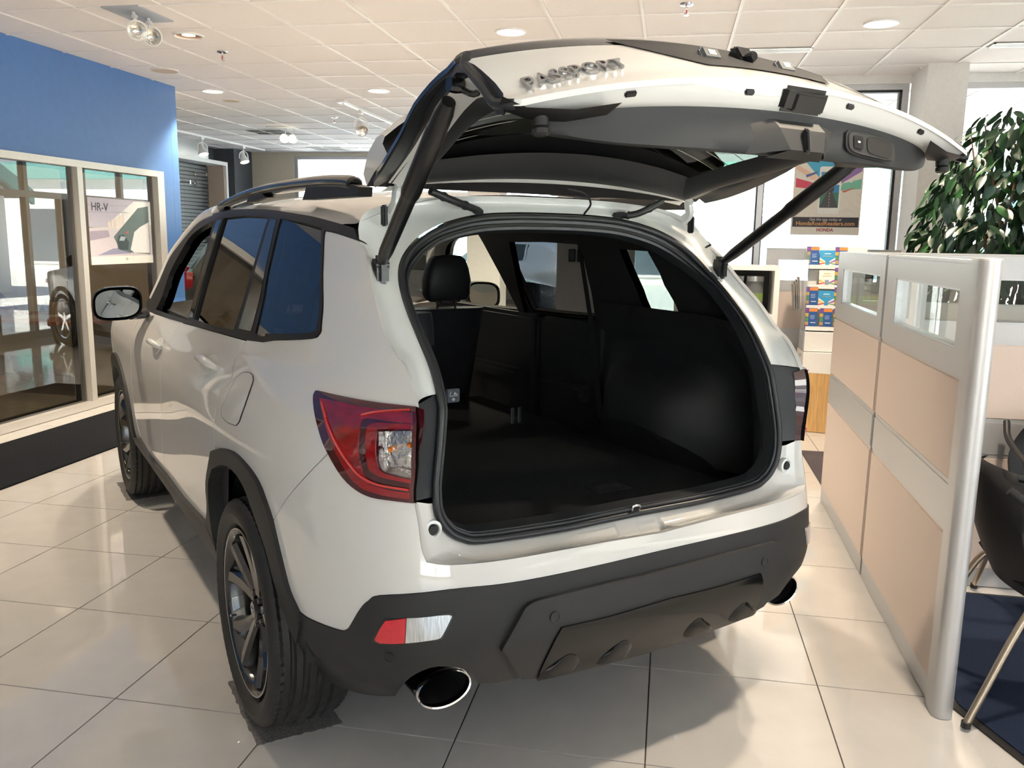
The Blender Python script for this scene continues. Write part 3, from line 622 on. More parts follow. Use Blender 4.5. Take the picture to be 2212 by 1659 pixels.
# chairs
BEIGEM = mat('champagne_tube', (.52, .44, .34), .32, .85, noise=.04, scale=60)
def stack_chair(label, loc, rz):
    t = thing('visitor_chair', label, 'chair', loc, rz, 'black visitor chairs')
    # faces local +y; shell back and seat in one curved shell each
    def shell(rows, name, th):
        q = MB(); q.grid(rows); q2 = [[(p[0], p[1]-th*.7, p[2]-th*.7) for p in r] for r in rows]; n0 = len(q.V); q.grid(q2, flip=True)
        R, Cn = len(rows), len(rows[0])
        for i in range(R-1):
            for j in (0, Cn-1): a = i*Cn+j; b = (i+1)*Cn+j; q.F.append((a, b, b+n0, a+n0)); q.MI.append(0)
        for j in range(Cn-1):
            for i in (0, R-1): a = i*Cn+j; b = a+1; q.F.append((a, b, b+n0, a+n0)); q.MI.append(0)
        return q.build(name, MATTEB, t, angle=60)
    rows = []
    for k in range(15):
        f = k/14; z = .44+.40*f; y = -.20-.10*f-.03*math.sin(f*PI); hw = .235*(1-.35*max(0, f-.55)**2*5)*(.82+.18*math.sin(min(1, f*1.6)*PI/2))
        if k == 14: hw *= .8
        rows.append([(hw*s_, y+.055*(s_*s_), z-.012*s_*s_) for s_ in np.linspace(-1, 1, 15)])
    shell(rows, 'backrest', .02)
    rows = []
    for k in range(13):
        f = k/12; y = -.20+.44*f; z = .44+.012*math.sin(f*PI)-.035*max(0, f-.8)*5+.03*(1-min(1, f*4)); hw = .235*(1-.12*(abs(f-.5)*2)**6)
        rows.append([(hw*s_, y, z+.02*s_*s_) for s_ in np.linspace(-1, 1, 13)])
    shell(rows, 'seat', .02)
    for s_ in (-1, 1):
        MB().tube(smooth_path([(s_*.215, .20, .425), (s_*.235, .235, .39), (s_*.26, .27, .01)], 6), .0125, 10).build('leg', BEIGEM, t)
        MB().tube(smooth_path([(s_*.215, -.12, .425), (s_*.235, -.20, .40), (s_*.27, -.36, .01)], 6), .0125, 10).build('leg', BEIGEM, t)
        MB().tube([(s_*.215, -.14, .425), (s_*.215, .21, .425)], .011, 8).build('seat_rail', BEIGEM, t)
        MB().tube(smooth_path([(s_*.235, -.30, .80), (s_*.255, -.20, .74), (s_*.27, .05, .69), (s_*.27, .16, .665), (s_*.25, .19, .60), (s_*.235, .20, .43)], 7), .014, 10).build('armrest', MATTEB, t)
        for y in (.27, -.36): MB().lathe([(.0005, 0), (.016, 0), (.015, .02), (.012, .022)], (s_*(.26 if y > 0 else .27), y, 0.0), n=14).build('foot_cap', RUBBER, t)
    return t
stack_chair('black shell chair with pale metal legs beside the silver end post', (1.384, 3.05, .012), math.radians(-90))
stack_chair('black armchair mostly hidden behind the nearer black chair', (1.72, 3.67, .012), math.radians(180))

# ------------------------------------------------------------------ brochure stand
KX, KY = 1.30, 7.40
t = thing('brochure_stand', 'white brochure stand on curved maple base behind the cubicle panels', 'display stand', (KX, KY, 0))
q = MB(); n = 18
arc = [(-.17+.50*k/n, -.055-.05*math.sin(PI*k/n)) for k in range(n+1)]
q.prism([(x, y, .004) for x, y in arc]+[(.33, .30, .004), (-.17, .30, .004)], (0, 0, .50)); q.build('wooden_base', WOOD, t)
q = MB(); q.prism([(x, y, .505) for x, y in arc]+[(.33, .30, .505), (-.17, .30, .505)], (0, 0, .17)); q.build('white_plinth', WHITE, t)
q = MB(); q.box((-.165, -.03, .68), (.325, .27, .84)); q.build('front_panel', WHITE, t, smooth=False)
q = MB(); q.box((-.165, .22, .84), (.325, .25, 1.545)); q.build('back_board', WHITE, t, smooth=False)
ACR = glass('clear_acrylic', (.93, .95, .96), 1.4)
for z in (.845, 1.02, 1.19, 1.355):
    y = .02+(z-.84)*.26
    q = MB(); q.box((-.16, y, z), (.32, y+.045, z+.006)); q.box((-.16, y, z), (.32, y+.004, z+.04)); q.build('pocket', WHITE, t, smooth=False)
MB().box((-.175, -.03, .68), (-.166, .25, 1.50)).build('side_panel', ACR, t, smooth=False)
MB().box((.326, -.03, .68), (.335, .25, 1.50)).build('side_panel', ACR, t, smooth=False)
for z in (.62, .78, .95):
    MB().box((-.182, .05, z), (-.176, .09, z+.03)).build('side_clip', ALUP, t, smooth=False)
def brochure(x, row, kind, w_, h_, label):
    z = (1.361, 1.196, 1.026, .851)[row]; y = .02+((1.355, 1.19, 1.02, .845)[row]-.84)*.26+.022
    t = thing('brochure', label, 'brochure', (KX+x, KY+y, z), 0, 'brochures in the stand')
    lean = .12
    def R(nm, a, b, c, d, mt, k=0):
        P = [(a*w_, lean*b*h_-.0006*k, b*h_), (c*w_, lean*b*h_-.0006*k, b*h_), (c*w_, lean*d*h_-.0006*k, d*h_), (a*w_, lean*d*h_-.0006*k, d*h_)]
        MB().prism(P, (0, .0005 if k else .006, 0)).build(nm, mt, t, smooth=False)
    if kind == 'tall':
        R('cover', -.5, 0, .5, 1, flat('navy_blue', (.02, .09, .30)))
        R('orange_band', -.18, .84, .5, .98, flat('orange', (.75, .24, .05)), 1)
        for k, c in enumerate(((.20, .06, .28), (.55, .35, .05), (.08, .25, .10), (.50, .30, .12), (.16, .04, .22))):
            R('photo_strip', -.5, .84-.19*k-.04, -.22, 1-.19*k-.04, flat('strip%d' % k, c), 1)
        for k in range(4): R('text_line', -.08, .66-.05*k, .32-.06*(k % 2), .675-.05*k, flat('pale_ink', (.45, .55, .75)), 1)
        R('text_line', -.05, .33, .38, .36, flat('white_ink', (.8, .82, .85)), 1)
    else:
        blue = kind == 'blue'
        R('cover', -.5, 0, .5, 1, flat('bright_blue', (.03, .30, .58)) if blue else flat('cream_sheet', (.78, .75, .70)))
        cols = ((.70, .45, .10), (.60, .06, .06), (.10, .10, .35), (.30, .12, .42), (.16, .42, .22))
        if blue:
            P = lambda pts, nm, mt, k: MB().prism([(a*w_, lean*b*h_-.0006*k, b*h_) for a, b in pts], (0, .0005, 0)).build(nm, mt, t, smooth=False)
            P([(-.5, 0), (.5, 0), (.5, .62), (0, .34), (-.5, .62)], 'printed_ground', flat('cream_sheet', (.78, .75, .70)), 1)
        else: P = lambda pts, nm, mt, k: MB().prism([(a*w_, lean*b*h_-.0006*k, b*h_) for a, b in pts], (0, .0005, 0)).build(nm, mt, t, smooth=False)
        for k, (a, b) in enumerate(((.52, .40), (.30, .22))):
            P([(-.5, a), (-.1, .34), (-.1, .30), (-.5, b)], 'printed_ray', flat('ray%d' % k, cols[k]), 2)
            P([(.5, a), (.1, .34), (.1, .30), (.5, b)], 'printed_ray', flat('ray%d' % (k+3), cols[k+3]), 2)
        P([(-.13, .12), (.13, .12), (.13, .48), (-.13, .48)], 'printed_phone', flat('phone_blue', (.05, .28, .50)) if blue else flat('slate', (.25, .30, .40)), 3)
        P([(-.2, .80), (.2, .80), (.2, .84), (-.2, .84)], 'text_line', flat('white_ink', (.8, .82, .85)) if blue else flat('ochre', (.6, .45, .15)), 3)
        P([(-.3, .68), (.3, .68), (.3, .70), (-.3, .70)], 'text_line', flat('ochre', (.6, .45, .15)), 3)
xs = (-.113, .005, .115); rn = ('top', 'second', 'third', 'bottom')
for row, x, kind in ((0, 0, 'tall'), (0, 1, 'blue'), (0, 2, 'tall'), (1, 1, 'cream'), (1, 2, 'tall'), (2, 0, 'tall'), (2, 1, 'blue'), (2, 2, 'tall'), (3, 0, 'tall'), (3, 1, 'tall'), (3, 2, 'tall')):
    pos = ('left', 'middle', 'right')[x]
    d = {'tall': 'tall navy brochure with orange band', 'blue': 'square bright blue brochure with coloured rays', 'cream': 'square cream brochure with coloured rays'}[kind]
    brochure(xs[x], row, kind, .098 if kind == 'tall' else .128, .185 if kind == 'tall' else .155, '%s, %s of the %s row in the stand' % (d, pos, rn[row]))
t = thing('newspaper_stack', 'folded newspapers hanging in the side pocket of the brochure stand', 'newspaper', (KX-.20, KY+.05, 1.02))
for k in range(4):
    MB().prism([(-.012-.013*k, 0, .0), (-.030-.014*k, 0, .27-.02*k), (-.024-.014*k, 0, .27-.02*k), (-.006-.013*k, 0, .0)], (0, .15, 0)).build('newspaper', flat('newsprint%d' % k, (.5-.06*k, .48-.06*k, .47-.06*k), .8), t, smooth=False)
MB().box((-.075, -.01, -.01), (.02, -.004, .12)).build('holder', ACR, t, smooth=False)

# white shelf unit with tins
t = thing('shelf_unit', 'white open shelf unit left of the brochure stand', 'shelf', (.60, 7.62, 0))
q = MB(); q.box((-.55, 0, 1.335), (.335, .42, 1.375)); q.box((.29, 0, .05), (.335, .42, 1.335)); q.box((-.55, 0, .05), (-.505, .42, 1.335)); q.box((-.505, 0, .92), (.29, .42, .96)); q.box((-.505, 0, .05), (.29, .42, .10)); q.build('carcass', WHITE, t, smooth=False)
MB().box((-.505, .40, .10), (.29, .42, 1.335)).build('back_panel', GASKET, t, smooth=False)
for k, x in enumerate((.74, .575, .40)):
    t = thing('display_tin', ('rightmost round photo-printed tin on the white shelf', 'middle one of the three photo-printed tins on the white shelf', 'leftmost photo-printed tin on the white shelf, partly behind the car')[k], 'tin', (x, 7.78, .961), 0, 'photo tins on the shelf')
    MB().lathe([(.0005, 0), (.078, 0), (.078, .10)], n=36).build('lower_wrap', flat('brown_photo', (.16, .12, .10)), t)
    MB().lathe([(.0783, .10), (.0783, .175)], n=36).build('green_band', flat('grass_photo', (.16, .25, .07)), t)
    MB().lathe([(.078, .175), (.078, .275)], n=36).build('upper_wrap', flat('grey_photo', (.12, .13, .14)), t)
    MB().lathe([(.078, .275), (.080, .277), (.080, .32), (.0005, .324)], n=36).build('lid', STEEL, t)

# poster hung against the window glass (figures of known characters are left out)
t = thing('hanging_poster', 'bright poster with phone, road and coloured rays hung against the right window', 'poster', (1.095, WY+.0575, 1.652))
PW, PH = .61, .69
MB().box((0, 0, 0), (PW, .002, PH)).build('sheet', flat('poster_cream', (.80, .74, .66)), t, smooth=False)
def PR(nm, pts, c, k=1, mt=None):
    return MB().prism([(a*PW, -.0006*k, b*PH) for a, b in pts], (0, .0005, 0)).build(nm, mt or flat(nm+'_'+str(abs(hash(c)) % 997), c), t, smooth=False)
PR('printed_sky', [(.12, 1), (.92, 1), (.62, .72), (.40, .72)], (.07, .40, .62))
PR('printed_ray', [(.03, .93), (.40, .74), (.40, .66), (.03, .86)], (.82, .55, .42))
PR('printed_ray', [(.03, .75), (.40, .66), (.40, .59), (.03, .63)], (.70, .08, .14))
PR('printed_ray', [(.03, .50), (.40, .62), (.40, .54), (.03, .38)], (.12, .22, .55))
PR('printed_ray', [(.98, .96), (.62, .74), (.62, .64), (.98, .84)], (.30, .16, .42))
PR('printed_ray', [(.98, .74), (.62, .66), (.62, .58), (.98, .61)], (.20, .52, .38))
PR('printed_phone', [(.37, .30), (.39, .28), (.67, .28), (.69, .30), (.69, .88), (.67, .90), (.39, .90), (.37, .88)], (.86, .84, .80), 2)
PR('printed_screen', [(.395, .36), (.665, .36), (.665, .83), (.395, .83)], (.05, .28, .55), 3)
PR('printed_meadow', [(.395, .36), (.665, .36), (.665, .56), (.395, .56)], (.07, .22, .16), 4)
PR('printed_road', [(.395, .36), (.665, .36), (.56, .59), (.50, .59)], (.08, .08, .09), 5)
for k in range(5): PR('printed_lane_mark', [(.526, .38+k*.04), (.534, .38+k*.04), (.533, .40+k*.04), (.527, .40+k*.04)], (.80, .70, .40), 6)
PR('printed_book', [(.47, .58), (.53, .56), (.59, .58), (.59, .64), (.53, .62), (.47, .64)], (.06, .06, .07), 6)
PR('printed_cloud', [(.36, .645), (.45, .645), (.43, .67), (.40, .68), (.375, .665)], (.86, .85, .84), 7)
PR('printed_cloud', [(.62, .66), (.71, .66), (.69, .68), (.66, .69), (.635, .68)], (.86, .85, .84), 7)
PR('printed_boat', [(.17, .79), (.34, .84), (.33, .81), (.18, .755)], (.12, .18, .42), 3)
PR('printed_rocket', [(.70, .58), (.76, .59), (.88, .63), (.90, .64), (.84, .60), (.74, .56)], (.60, .12, .10), 3)
PR('printed_bird', [(.80, .70), (.84, .74), (.86, .72), (.84, .69)], (.80, .78, .76), 3)
sw = [(.69, .90), (.72, .955), (.77, .97), (.80, .93), (.77, .90), (.745, .915), (.75, .935), (.765, .93), (.76, .95), (.73, .93), (.735, .885), (.78, .87), (.84, .92), (.88, .93), (.87, .90), (.83, .89), (.78, .855), (.72, .87)]
PR('printed_swirl', sw, (.22, .07, .28), 3)
PR('printed_band', [(.02, .105), (.98, .105), (.98, .235), (.02, .235)], (.045, .042, .055), 2)
text_obj('printed_lettering', 'Get the app today at', .034, flat('pale_print', (.75, .72, .70)), (.5*PW, -.002, .205*PH), (1, 0, 0), (0, 0, 1), t, .0002)
text_obj('printed_lettering', 'HondaRoadReaders.com', .052, flat('orange_print', (.72, .36, .14)), (.5*PW, -.002, .15*PH), (1, 0, 0), (0, 0, 1), t, .0002, bold=.0008)
text_obj('printed_lettering', 'honda', .036, flat('pale_print', (.75, .72, .70)), (.53*PW, -.0045, .775*PH), (1, 0, 0), (0, 0, 1), t, .0002, bold=.0006)
text_obj('printed_logo', 'HONDA', .040, flat('dark_red_print', (.35, .04, .05)), (.5*PW, -.0018, .065*PH), (1.25, 0, 0), (0, 0, 1), t, .0002, bold=.0012)

# photo frames on the solid wall piece seen through the tinted glass
for r, (n, z) in enumerate(((3, 2.06), (3, 1.90), (6, 1.62), (3, 1.42))):
    for k in range(n):
        x = -.92+k*.085+(.0 if r < 2 else -.03)+(.04 if r == 2 and k > 2 else 0)
        t = thing('photo_frame', 'dark framed photo beyond the tinted window, %s in the %s row' % (('leftmost', 'second', 'third', 'fourth', 'fifth', 'rightmost')[k], ('top', 'second', 'third', 'bottom')[r]), 'picture', (x, WY-.015, z), 0, 'grid of small framed photos')
        MB().box((-.034, 0, -.06), (.034, .014, .06), bev=.003).build('frame', MATTEB, t, smooth=False)
        MB().box((-.026, -.001, -.05), (.026, .002, .05)).build('print', flat('dim_photo', (.10, .12, .15)), t, smooth=False)

# ------------------------------------------------------------------ ficus
t = thing('ficus_tree', 'tall leafy artificial ficus rising behind the cubicles at the right edge', 'plant', (2.30, 6.45, 0))
MB().lathe([(.0005, .002), (.15, .002), (.20, .36), (.215, .38), (.20, .385), (.185, .34), (.0005, .34)], n=32).build('pot', mat('terracotta', (.30, .13, .07), .8, noise=.1), t)
tr_ = MB()
for k in range(5):
    a = k*1.257; pts = [(.04*math.cos(a), .04*math.sin(a), .34), (.06*math.cos(a+.8), .06*math.sin(a+.8), .9), (.13*math.cos(a+.4), .13*math.sin(a+.4), 1.5), (.26*math.cos(a), .26*math.sin(a), 2.05), (.34*math.cos(a-.1), .34*math.sin(a-.1), 2.36)]
    tr_.tube(smooth_path(pts, 5), np.linspace(.02, .004, 21), 7)
tr_.build('trunk', mat('brown_bark', (.12, .07, .04), .9, noise=.3, scale=30), t)
def leaf_mesh(mt, k):
    L, Wd = .115, .024; rows = []
    for i in range(6):
        f = i/5; w_ = Wd*math.sin(PI*min(1, f*.92+.06))**.8*(1 if i < 5 else .05); z = -.03*f*f-.02*f*(k % 2)
        rows.append([(-w_, L*f, z+.006), (0, L*f, z), (w_, L*f, z+.006)])
    o = MB().grid(rows).build('leaf', mt, angle=80); me = o.data; bpy.data.objects.remove(o); return me
LM = [leaf_mesh(LEAF, 0), leaf_mesh(LEAF, 1), leaf_mesh(LEAF2, 1), leaf_mesh(LEAF3, 0), leaf_mesh(LEAF, 1)]
rl = random.Random(21); pts = []
while len(pts) < 2100:
    x, y, z = rl.uniform(-.62, .62), rl.uniform(-.5, .5), rl.uniform(.95, 2.50)
    f = (z-.95)/1.55; rr = .56*(.78+.35*math.sin(min(1, f*1.25)*PI))*(1 if f < .8 else math.sqrt(max(.02, 1-((f-.8)/.2)**2)))
    d = math.hypot(x, y)
    if d < rr and (d > rr*.35): pts.append((x, y, z))
pts.sort(key=lambda p: p[1]+ (p[0] > .1)*.3 + (p[2] < 1.45)*1.0)
restq = MB()
for k, (x, y, z) in enumerate(pts):
    a = math.atan2(y, x)+rl.uniform(-1, 1); pit = rl.uniform(-1.35, -.15); s_ = rl.uniform(.75, 1.25)
    M = Matrix.Translation((x, y, z)) @ Matrix.Rotation(a-PI/2, 4, 'Z') @ Matrix.Rotation(pit, 4, 'X') @ Matrix.Rotation(rl.uniform(-.8, .8), 4, 'Y') @ Matrix.Scale(s_, 4)
    me = LM[rl.randrange(5)]
    if k < 300:
        o = bpy.data.objects.new('leaf', me); COL.objects.link(o); o.parent = t; o.matrix_local = M
    else: restq.add([tuple(M @ v.co) for v in me.vertices], [tuple(p.vertices) for p in me.polygons])
tag(restq.build('foliage', LEAF, t, angle=80, recalc=False), kind='stuff')
# ================================================================== THE CAR: body surface
def hermite(xs, ys):
    xs = np.array(xs, float); ys = np.array(ys, float); h = np.diff(xs); d = np.diff(ys)/h
    mm = np.zeros(len(xs)); mm[0], mm[-1] = d[0], d[-1]
    for i in range(1, len(xs)-1): mm[i] = 0 if d[i-1]*d[i] <= 0 else 2*d[i-1]*d[i]/(d[i-1]+d[i])
    def f(x):
        x = np.clip(np.asarray(x, float), xs[0], xs[-1]); i = np.clip(np.searchsorted(xs, x)-1, 0, len(h)-1)
        t = (x-xs[i])/h[i]; t2 = t*t; t3 = t2*t
        return (2*t3-3*t2+1)*ys[i]+(t3-2*t2+t)*h[i]*mm[i]+(-2*t3+3*t2)*ys[i+1]+(t3-t2)*h[i]*mm[i+1]
    return f
fW = hermite([.15, .26, .34, .43, .50, .70, .86, .95, 1.02, 1.08, 1.14, 1.19, 1.26, 1.40, 1.50, 1.60, 1.66, 1.72],
             [.78, .845, .885, .945, .960, .968, .974, .978, .968, .943, .905, .868, .840, .788, .748, .708, .678, .64])
fL = hermite([.20, .35, .43, .58, .68, .76, .92, 1.02, 1.10, 1.17, 1.25, 1.34, 1.46, 1.56, 1.66, 1.72],
             [1.76, 1.83, 1.868, 1.912, 1.905, 1.895, 1.875, 1.895, 1.93, 1.965, 1.99, 1.99, 1.92, 1.90, 1.86, 1.82])
fp = hermite([.2, .7, .95, 1.16, 1.30, 1.56, 1.72], [5.2, 5.0, 4.5, 4.3, 4.0, 4.0, 3.8])
def taper(y): return np.where(y > 2.9, 1-.42*(np.clip(y-2.9, 0, 2)/.95)**2.4, 1.0)
def Ff(P):
    z = P[..., 2]; y = P[..., 1]; p = fp(z)
    return (np.abs(P[..., 0])/(fW(z)*taper(y)))**p+(np.maximum(0, 1-y)/fL(z))**p-1
KU = (PI/2)/2.0
def S(u, z):
    u = np.asarray(u, float); z = np.asarray(z, float); W_, L_, p = fW(z), fL(z), fp(z)
    ph = np.clip(u, 0, 4)*KU; c, s_ = np.cos(ph), np.sin(ph)
    rho = (np.abs(c)**p+np.abs(s_)**p)**(-1/p)
    x = -W_*rho*c; y = 1-L_*rho*s_
    yf = 1-u*1.46; x = np.where(u < 0, -W_*taper(yf), x); y = np.where(u < 0, yf, y)
    return np.stack([x, y, z+0*x], -1)
def Sn(u, z):
    e_ = 1e-3; du = S(u+e_, z)-S(u-e_, z); dz = S(u, z+e_)-S(u, z-e_)
    n = np.cross(du, dz); n = -n/np.linalg.norm(n, axis=-1, keepdims=True)
    P = S(u, z); out_ = np.sign((n[..., :2]*(P[..., :2]-np.array([0, .6]))).sum(-1)); return n*np.where(out_ == 0, 1, out_)[..., None]
def ray(px):
    return np.array([(px[0]-1106)/FPX, (px[1]-829.5)/FPX, 1.0]) @ RM
def on_body(px):
    d = ray(px); ts = np.linspace(.9, 7.5, 2600); P = HC+ts[:, None]*d
    ok = (P[:, 2] > .1) & (P[:, 2] < 1.72); v = np.where(ok, Ff(P), 9)
    neg = np.where(v < 0)[0]
    if len(neg):
        i = neg[0]; a, b = v[max(i-1, 0)], v[i]; f = a/(a-b) if a != b else 0; q = P[max(i-1, 0)]+(P[i]-P[max(i-1, 0)])*f
    else: q = P[np.argmin(v)]
    if q[1] > 1: return (-(q[1]-1)/1.46, q[2])
    return (math.atan2((1-q[1])/float(fL(q[2])), -q[0]/float(fW(q[2])))/KU, q[2])
def uvs(*segs, k=3):
    """digitised outline: each segment is smoothed by itself, corners stay between segments"""
    o = []
    for sg in segs:
        q = [on_body(p) for p in sg]
        q = [tuple(v) for v in smooth_path([(a, b, 0) for a, b in q], k)] if len(q) > 2 else [(a, b, 0) for a, b in q]
        for v in q:
            if not o or math.hypot(o[-1][0]-v[0], o[-1][1]-v[1]) > .0015: o.append((v[0], v[1]))
    if math.hypot(o[0][0]-o[-1][0], o[0][1]-o[-1][1]) < .0015: o.pop()
    return o
def inside(poly, Q):
    P = np.array(poly); x, y = Q[:, 0], Q[:, 1]; r = np.zeros(len(Q), bool); j = len(P)-1
    for i in range(len(P)):
        yi, yj = P[i, 1], P[j, 1]
        if yi != yj:
            c = ((yi > y) != (yj > y)) & (x < (P[j, 0]-P[i, 0])*(y-yi)/(yj-yi)+P[i, 0]); r ^= c
        j = i
    return r
def densify(poly, st_):
    o = []
    for i in range(len(poly)):
        a, b = np.array(poly[i]), np.array(poly[(i+1) % len(poly)]); n = max(1, int(math.ceil(np.linalg.norm(b-a)/st_)))
        for k in range(n): o.append(tuple(a+(b-a)*k/n))
    return o
def area(poly):
    P = np.array(poly); x, y = P[:, 0], P[:, 1]; return .5*float(np.sum(x*np.roll(y, -1)-np.roll(x, -1)*y))
def shrink(poly, d):
    if area(poly) < 0: poly = poly[::-1]
    P = np.array(poly); n = len(P); o = []
    for i in range(n):
        a, b, c = P[i-1], P[i], P[(i+1) % n]; e1 = (b-a)/(np.linalg.norm(b-a)+1e-9); e2 = (c-b)/(np.linalg.norm(c-b)+1e-9)
        nn = np.array([-e1[1]-e2[1], e1[0]+e2[0]]); L = np.linalg.norm(nn); nn = nn/L if L > 1e-6 else np.array([-e1[1], e1[0]])
        o.append(tuple(b+nn*d/max(.5, L/2)))
    return o
def fill(poly, holes, g):
    """constrained triangulation of a region with interior grid points"""
    rings = [densify(poly, g)]+[densify(h, g) for h in holes]; pts = []; edges = []
    for r in rings:
        k = len(pts); n = len(r); pts += r; edges += [(k+i, k+(i+1) % n) for i in range(n)]
    A = np.array(rings[0]); x0, y0 = A.min(0); x1, y1 = A.max(0)
    xx, yy = np.meshgrid(np.arange(x0+g/2, x1, g), np.arange(y0+g/2, y1, g)); xx[::2] += g*.5; Q = np.stack([xx.ravel(), yy.ravel()], 1)
    ok = inside(rings[0], Q)
    for h in rings[1:]: ok &= ~inside(h, Q)
    Q = Q[ok]; B = np.array(pts)
    if len(Q): Q = Q[np.array([((B-q)**2).sum(1).min() > (g*.45)**2 for q in Q])]
    allp = pts+[tuple(q) for q in Q]
    V, _, F, _, _, _ = delaunay_2d_cdt([Vector(p) for p in allp], edges, [], 0, 1e-6)
    V = np.array([tuple(v) for v in V]); F = np.array([tuple(f) for f in F if len(f) == 3])
    c = V[F].mean(1); ok = inside(rings[0], c)
    for h in rings[1:]: ok &= ~inside(h, c)
    return V, F[ok]
def pm(poly, holes=(), off=0.0, thick=.012, g=.035, gap=0.0, surf=S, surfn=Sn):
    """panel mesh on a surface: vertices, normals, faces with a folded-in rim"""
    if gap: poly = shrink(poly, gap)
    V2, F = fill(poly, list(holes), g); u, z = V2[:, 0], V2[:, 1]; u = np.where(np.abs(u-1.999) < .006, 2.0, u); P = surf(u, z); N = surfn(u, z); P = P+N*off
    a, b, c = P[F[:, 0]], P[F[:, 1]], P[F[:, 2]]; fl = (np.cross(b-a, c-a)*N[F[:, 0]]).sum(1) < 0
    F = F.copy(); F[fl] = F[fl][:, ::-1]
    V = [tuple(p) for p in P]; NN = [tuple(n) for n in N]; FF = [tuple(f) for f in F]
    cnt = {}
    for f in F:
        for i in range(3):
            e = (f[i], f[(i+1) % 3]); cnt[e] = cnt.get(e, 0)+1
    for (i, j) in [e for e in cnt if (e[1], e[0]) not in cnt]:
        if abs(u[i]-2) < 1e-6 and abs(u[j]-2) < 1e-6: continue
        k = len(V); ed = P[j]-P[i]; nn = np.cross(ed, N[i]); nn = nn/(np.linalg.norm(nn)+1e-9)
        V += [tuple(P[i]), tuple(P[j]), tuple(P[j]-N[j]*thick), tuple(P[i]-N[i]*thick)]; NN += [tuple(nn)]*4; FF.append((k+1, k, k+3, k+2))
    return V, NN, FF
def mirror(t):
    V, N, F = t; return [(-v[0], v[1], v[2]) for v in V], [(-n[0], n[1], n[2]) for n in N], [f[::-1] for f in F]
def join(*ts):
    V, N, F = [], [], []
    for t in ts: k = len(V); V += t[0]; N += t[1]; F += [tuple(i+k for i in f) for f in t[2]]
    return V, N, F
def put(name, t, material, parent): return mk(name, t[0], t[2], material, parent, True, None, normals=t[1])
def both(name, t, material, parent, labels=None):
    a = put(name, t, material, parent); b = put(name, mirror(t), material, parent); return a, b
def body_pt(px, off=0.0):
    u, z = on_body(px); return S(u, z)+Sn(u, z)*off
def on_inner(px, inset=.05):
    # far (right-hand) inner wall seen through the opening, returned in mirrored body coordinates
    d = ray(px); ts = np.linspace(1.6, 6.5, 3000); P = HC+ts[:, None]*d; Q = P.copy(); Q[:, 0] = np.abs(P[:, 0])+inset
    v = np.where((P[:, 0] > .2) & (P[:, 2] < 1.72), Ff(Q), -1); i = int(np.argmax(v > 0)); q = Q[i]
    if q[1] > 1: return (-(q[1]-1)/1.46, q[2])
    return (math.atan2((1-q[1])/float(fL(q[2])), q[0]/float(fW(q[2])))/KU, q[2])
def plane_x(px, x): d = ray(px); return HC+d*(x-HC[0])/d[0]
def plane_y(px, y): d = ray(px); return HC+d*(y-HC[1])/d[1]
def plane_z(px, z): d = ray(px); return HC+d*(z-HC[2])/d[2]
MX = lambda p: (-p[0], p[1], p[2])

CAR = thing('car', 'white sport utility vehicle parked on the tiles with its tailgate raised', 'car', CAR_LOC, TH)
# ---------------------------------------------------------------- outlines (digitised on the body surface)
trim_top = [(345, 606), (366.7, 556.7), (393.7, 519.6), (410.6, 499), (434, 475.7), (461, 463), (495, 455.5), (528.7, 452.4), (562, 453), (596, 455.5), (660, 465.6), (705, 475.6), (767, 494)]
trim_low = [(703.5, 499), (700.5, 520), (698, 608), (696, 690), (694.5, 714)]
belt = [(690, 723), (672.8, 731.5), (597, 735), (535, 735), (394, 697), (332.8, 677), (318, 668), (318, 652)]
TRIM = uvs(trim_top, [(767, 494), (777, 521)], [(777, 521), (760, 514.5), (723.4, 502.8), (703.5, 499)], trim_low, belt, [(318, 652), (345, 606)])
W_Q = uvs([(607.7, 473.8), (650, 481), (696.3, 493.7)], [(696.3, 493.7), (693, 600), (687.5, 700), (684, 714), (672, 719.5)], [(672, 719.5), (620, 722), (553.4, 721.4)], [(553.4, 721.4), (578, 600), (607.7, 473.8)])
W_R = uvs([(484.7, 472), (530, 467.5), (582, 470)], [(582, 470), (545, 590), (506.4, 713.4)], [(506.4, 713.4), (460, 703), (421.4, 690)], [(421.4, 690), (450, 580), (484.7, 472)])
W_F = uvs([(352, 640), (366, 596), (385, 556.7), (410.6, 514.5), (436, 492.6), (464.6, 477.5)], [(464.6, 477.5), (436, 580), (408, 691)], [(408, 691), (375, 682), (338, 669)], [(338, 669), (352, 640)])
quarter_seam = [(535, 735), (520.8, 753), (506.4, 778.5), (501, 814.7), (484, 845), (470, 868), (463, 910), (463, 970)]
clad_out = [(463, 974), (477.4, 969), (506, 975.6), (535, 1003), (560.6, 1040), (578, 1085), (591, 1124), (613, 1218), (628, 1275), (649, 1321.7)]
clad_in = [(466, 1012), (488, 1002.8), (513.6, 1017), (535, 1050), (553, 1098), (581, 1179), (601, 1254), (629, 1337.6), (648.8, 1385), (676.6, 1433), (700.5, 1457)]
bump_seam = [(591, 1124), (621, 1075.5), (660, 1030), (688.6, 1000), (708, 980)]
D_edge = [(777.5, 523), (790.6, 549), (800.7, 599), (808.5, 635), (814, 660), (826.6, 707), (852, 762), (873.6, 787), (891.7, 834), (901, 876)]
lamp_top = [(681, 856), (685, 848), (692, 846.6), (742.5, 858), (804, 869), (865.5, 876), (901, 879.4)]
lamp_in = [(901, 879.4), (902, 926.6), (900, 1004), (896, 1086)]
lamp_bot = [(896, 1086), (845, 1080), (804, 1073), (773, 1057.7), (742.5, 1029), (711.7, 977.8), (690, 920), (681, 873), (681, 856)]
LAMP = uvs(lamp_top, lamp_in, lamp_bot)
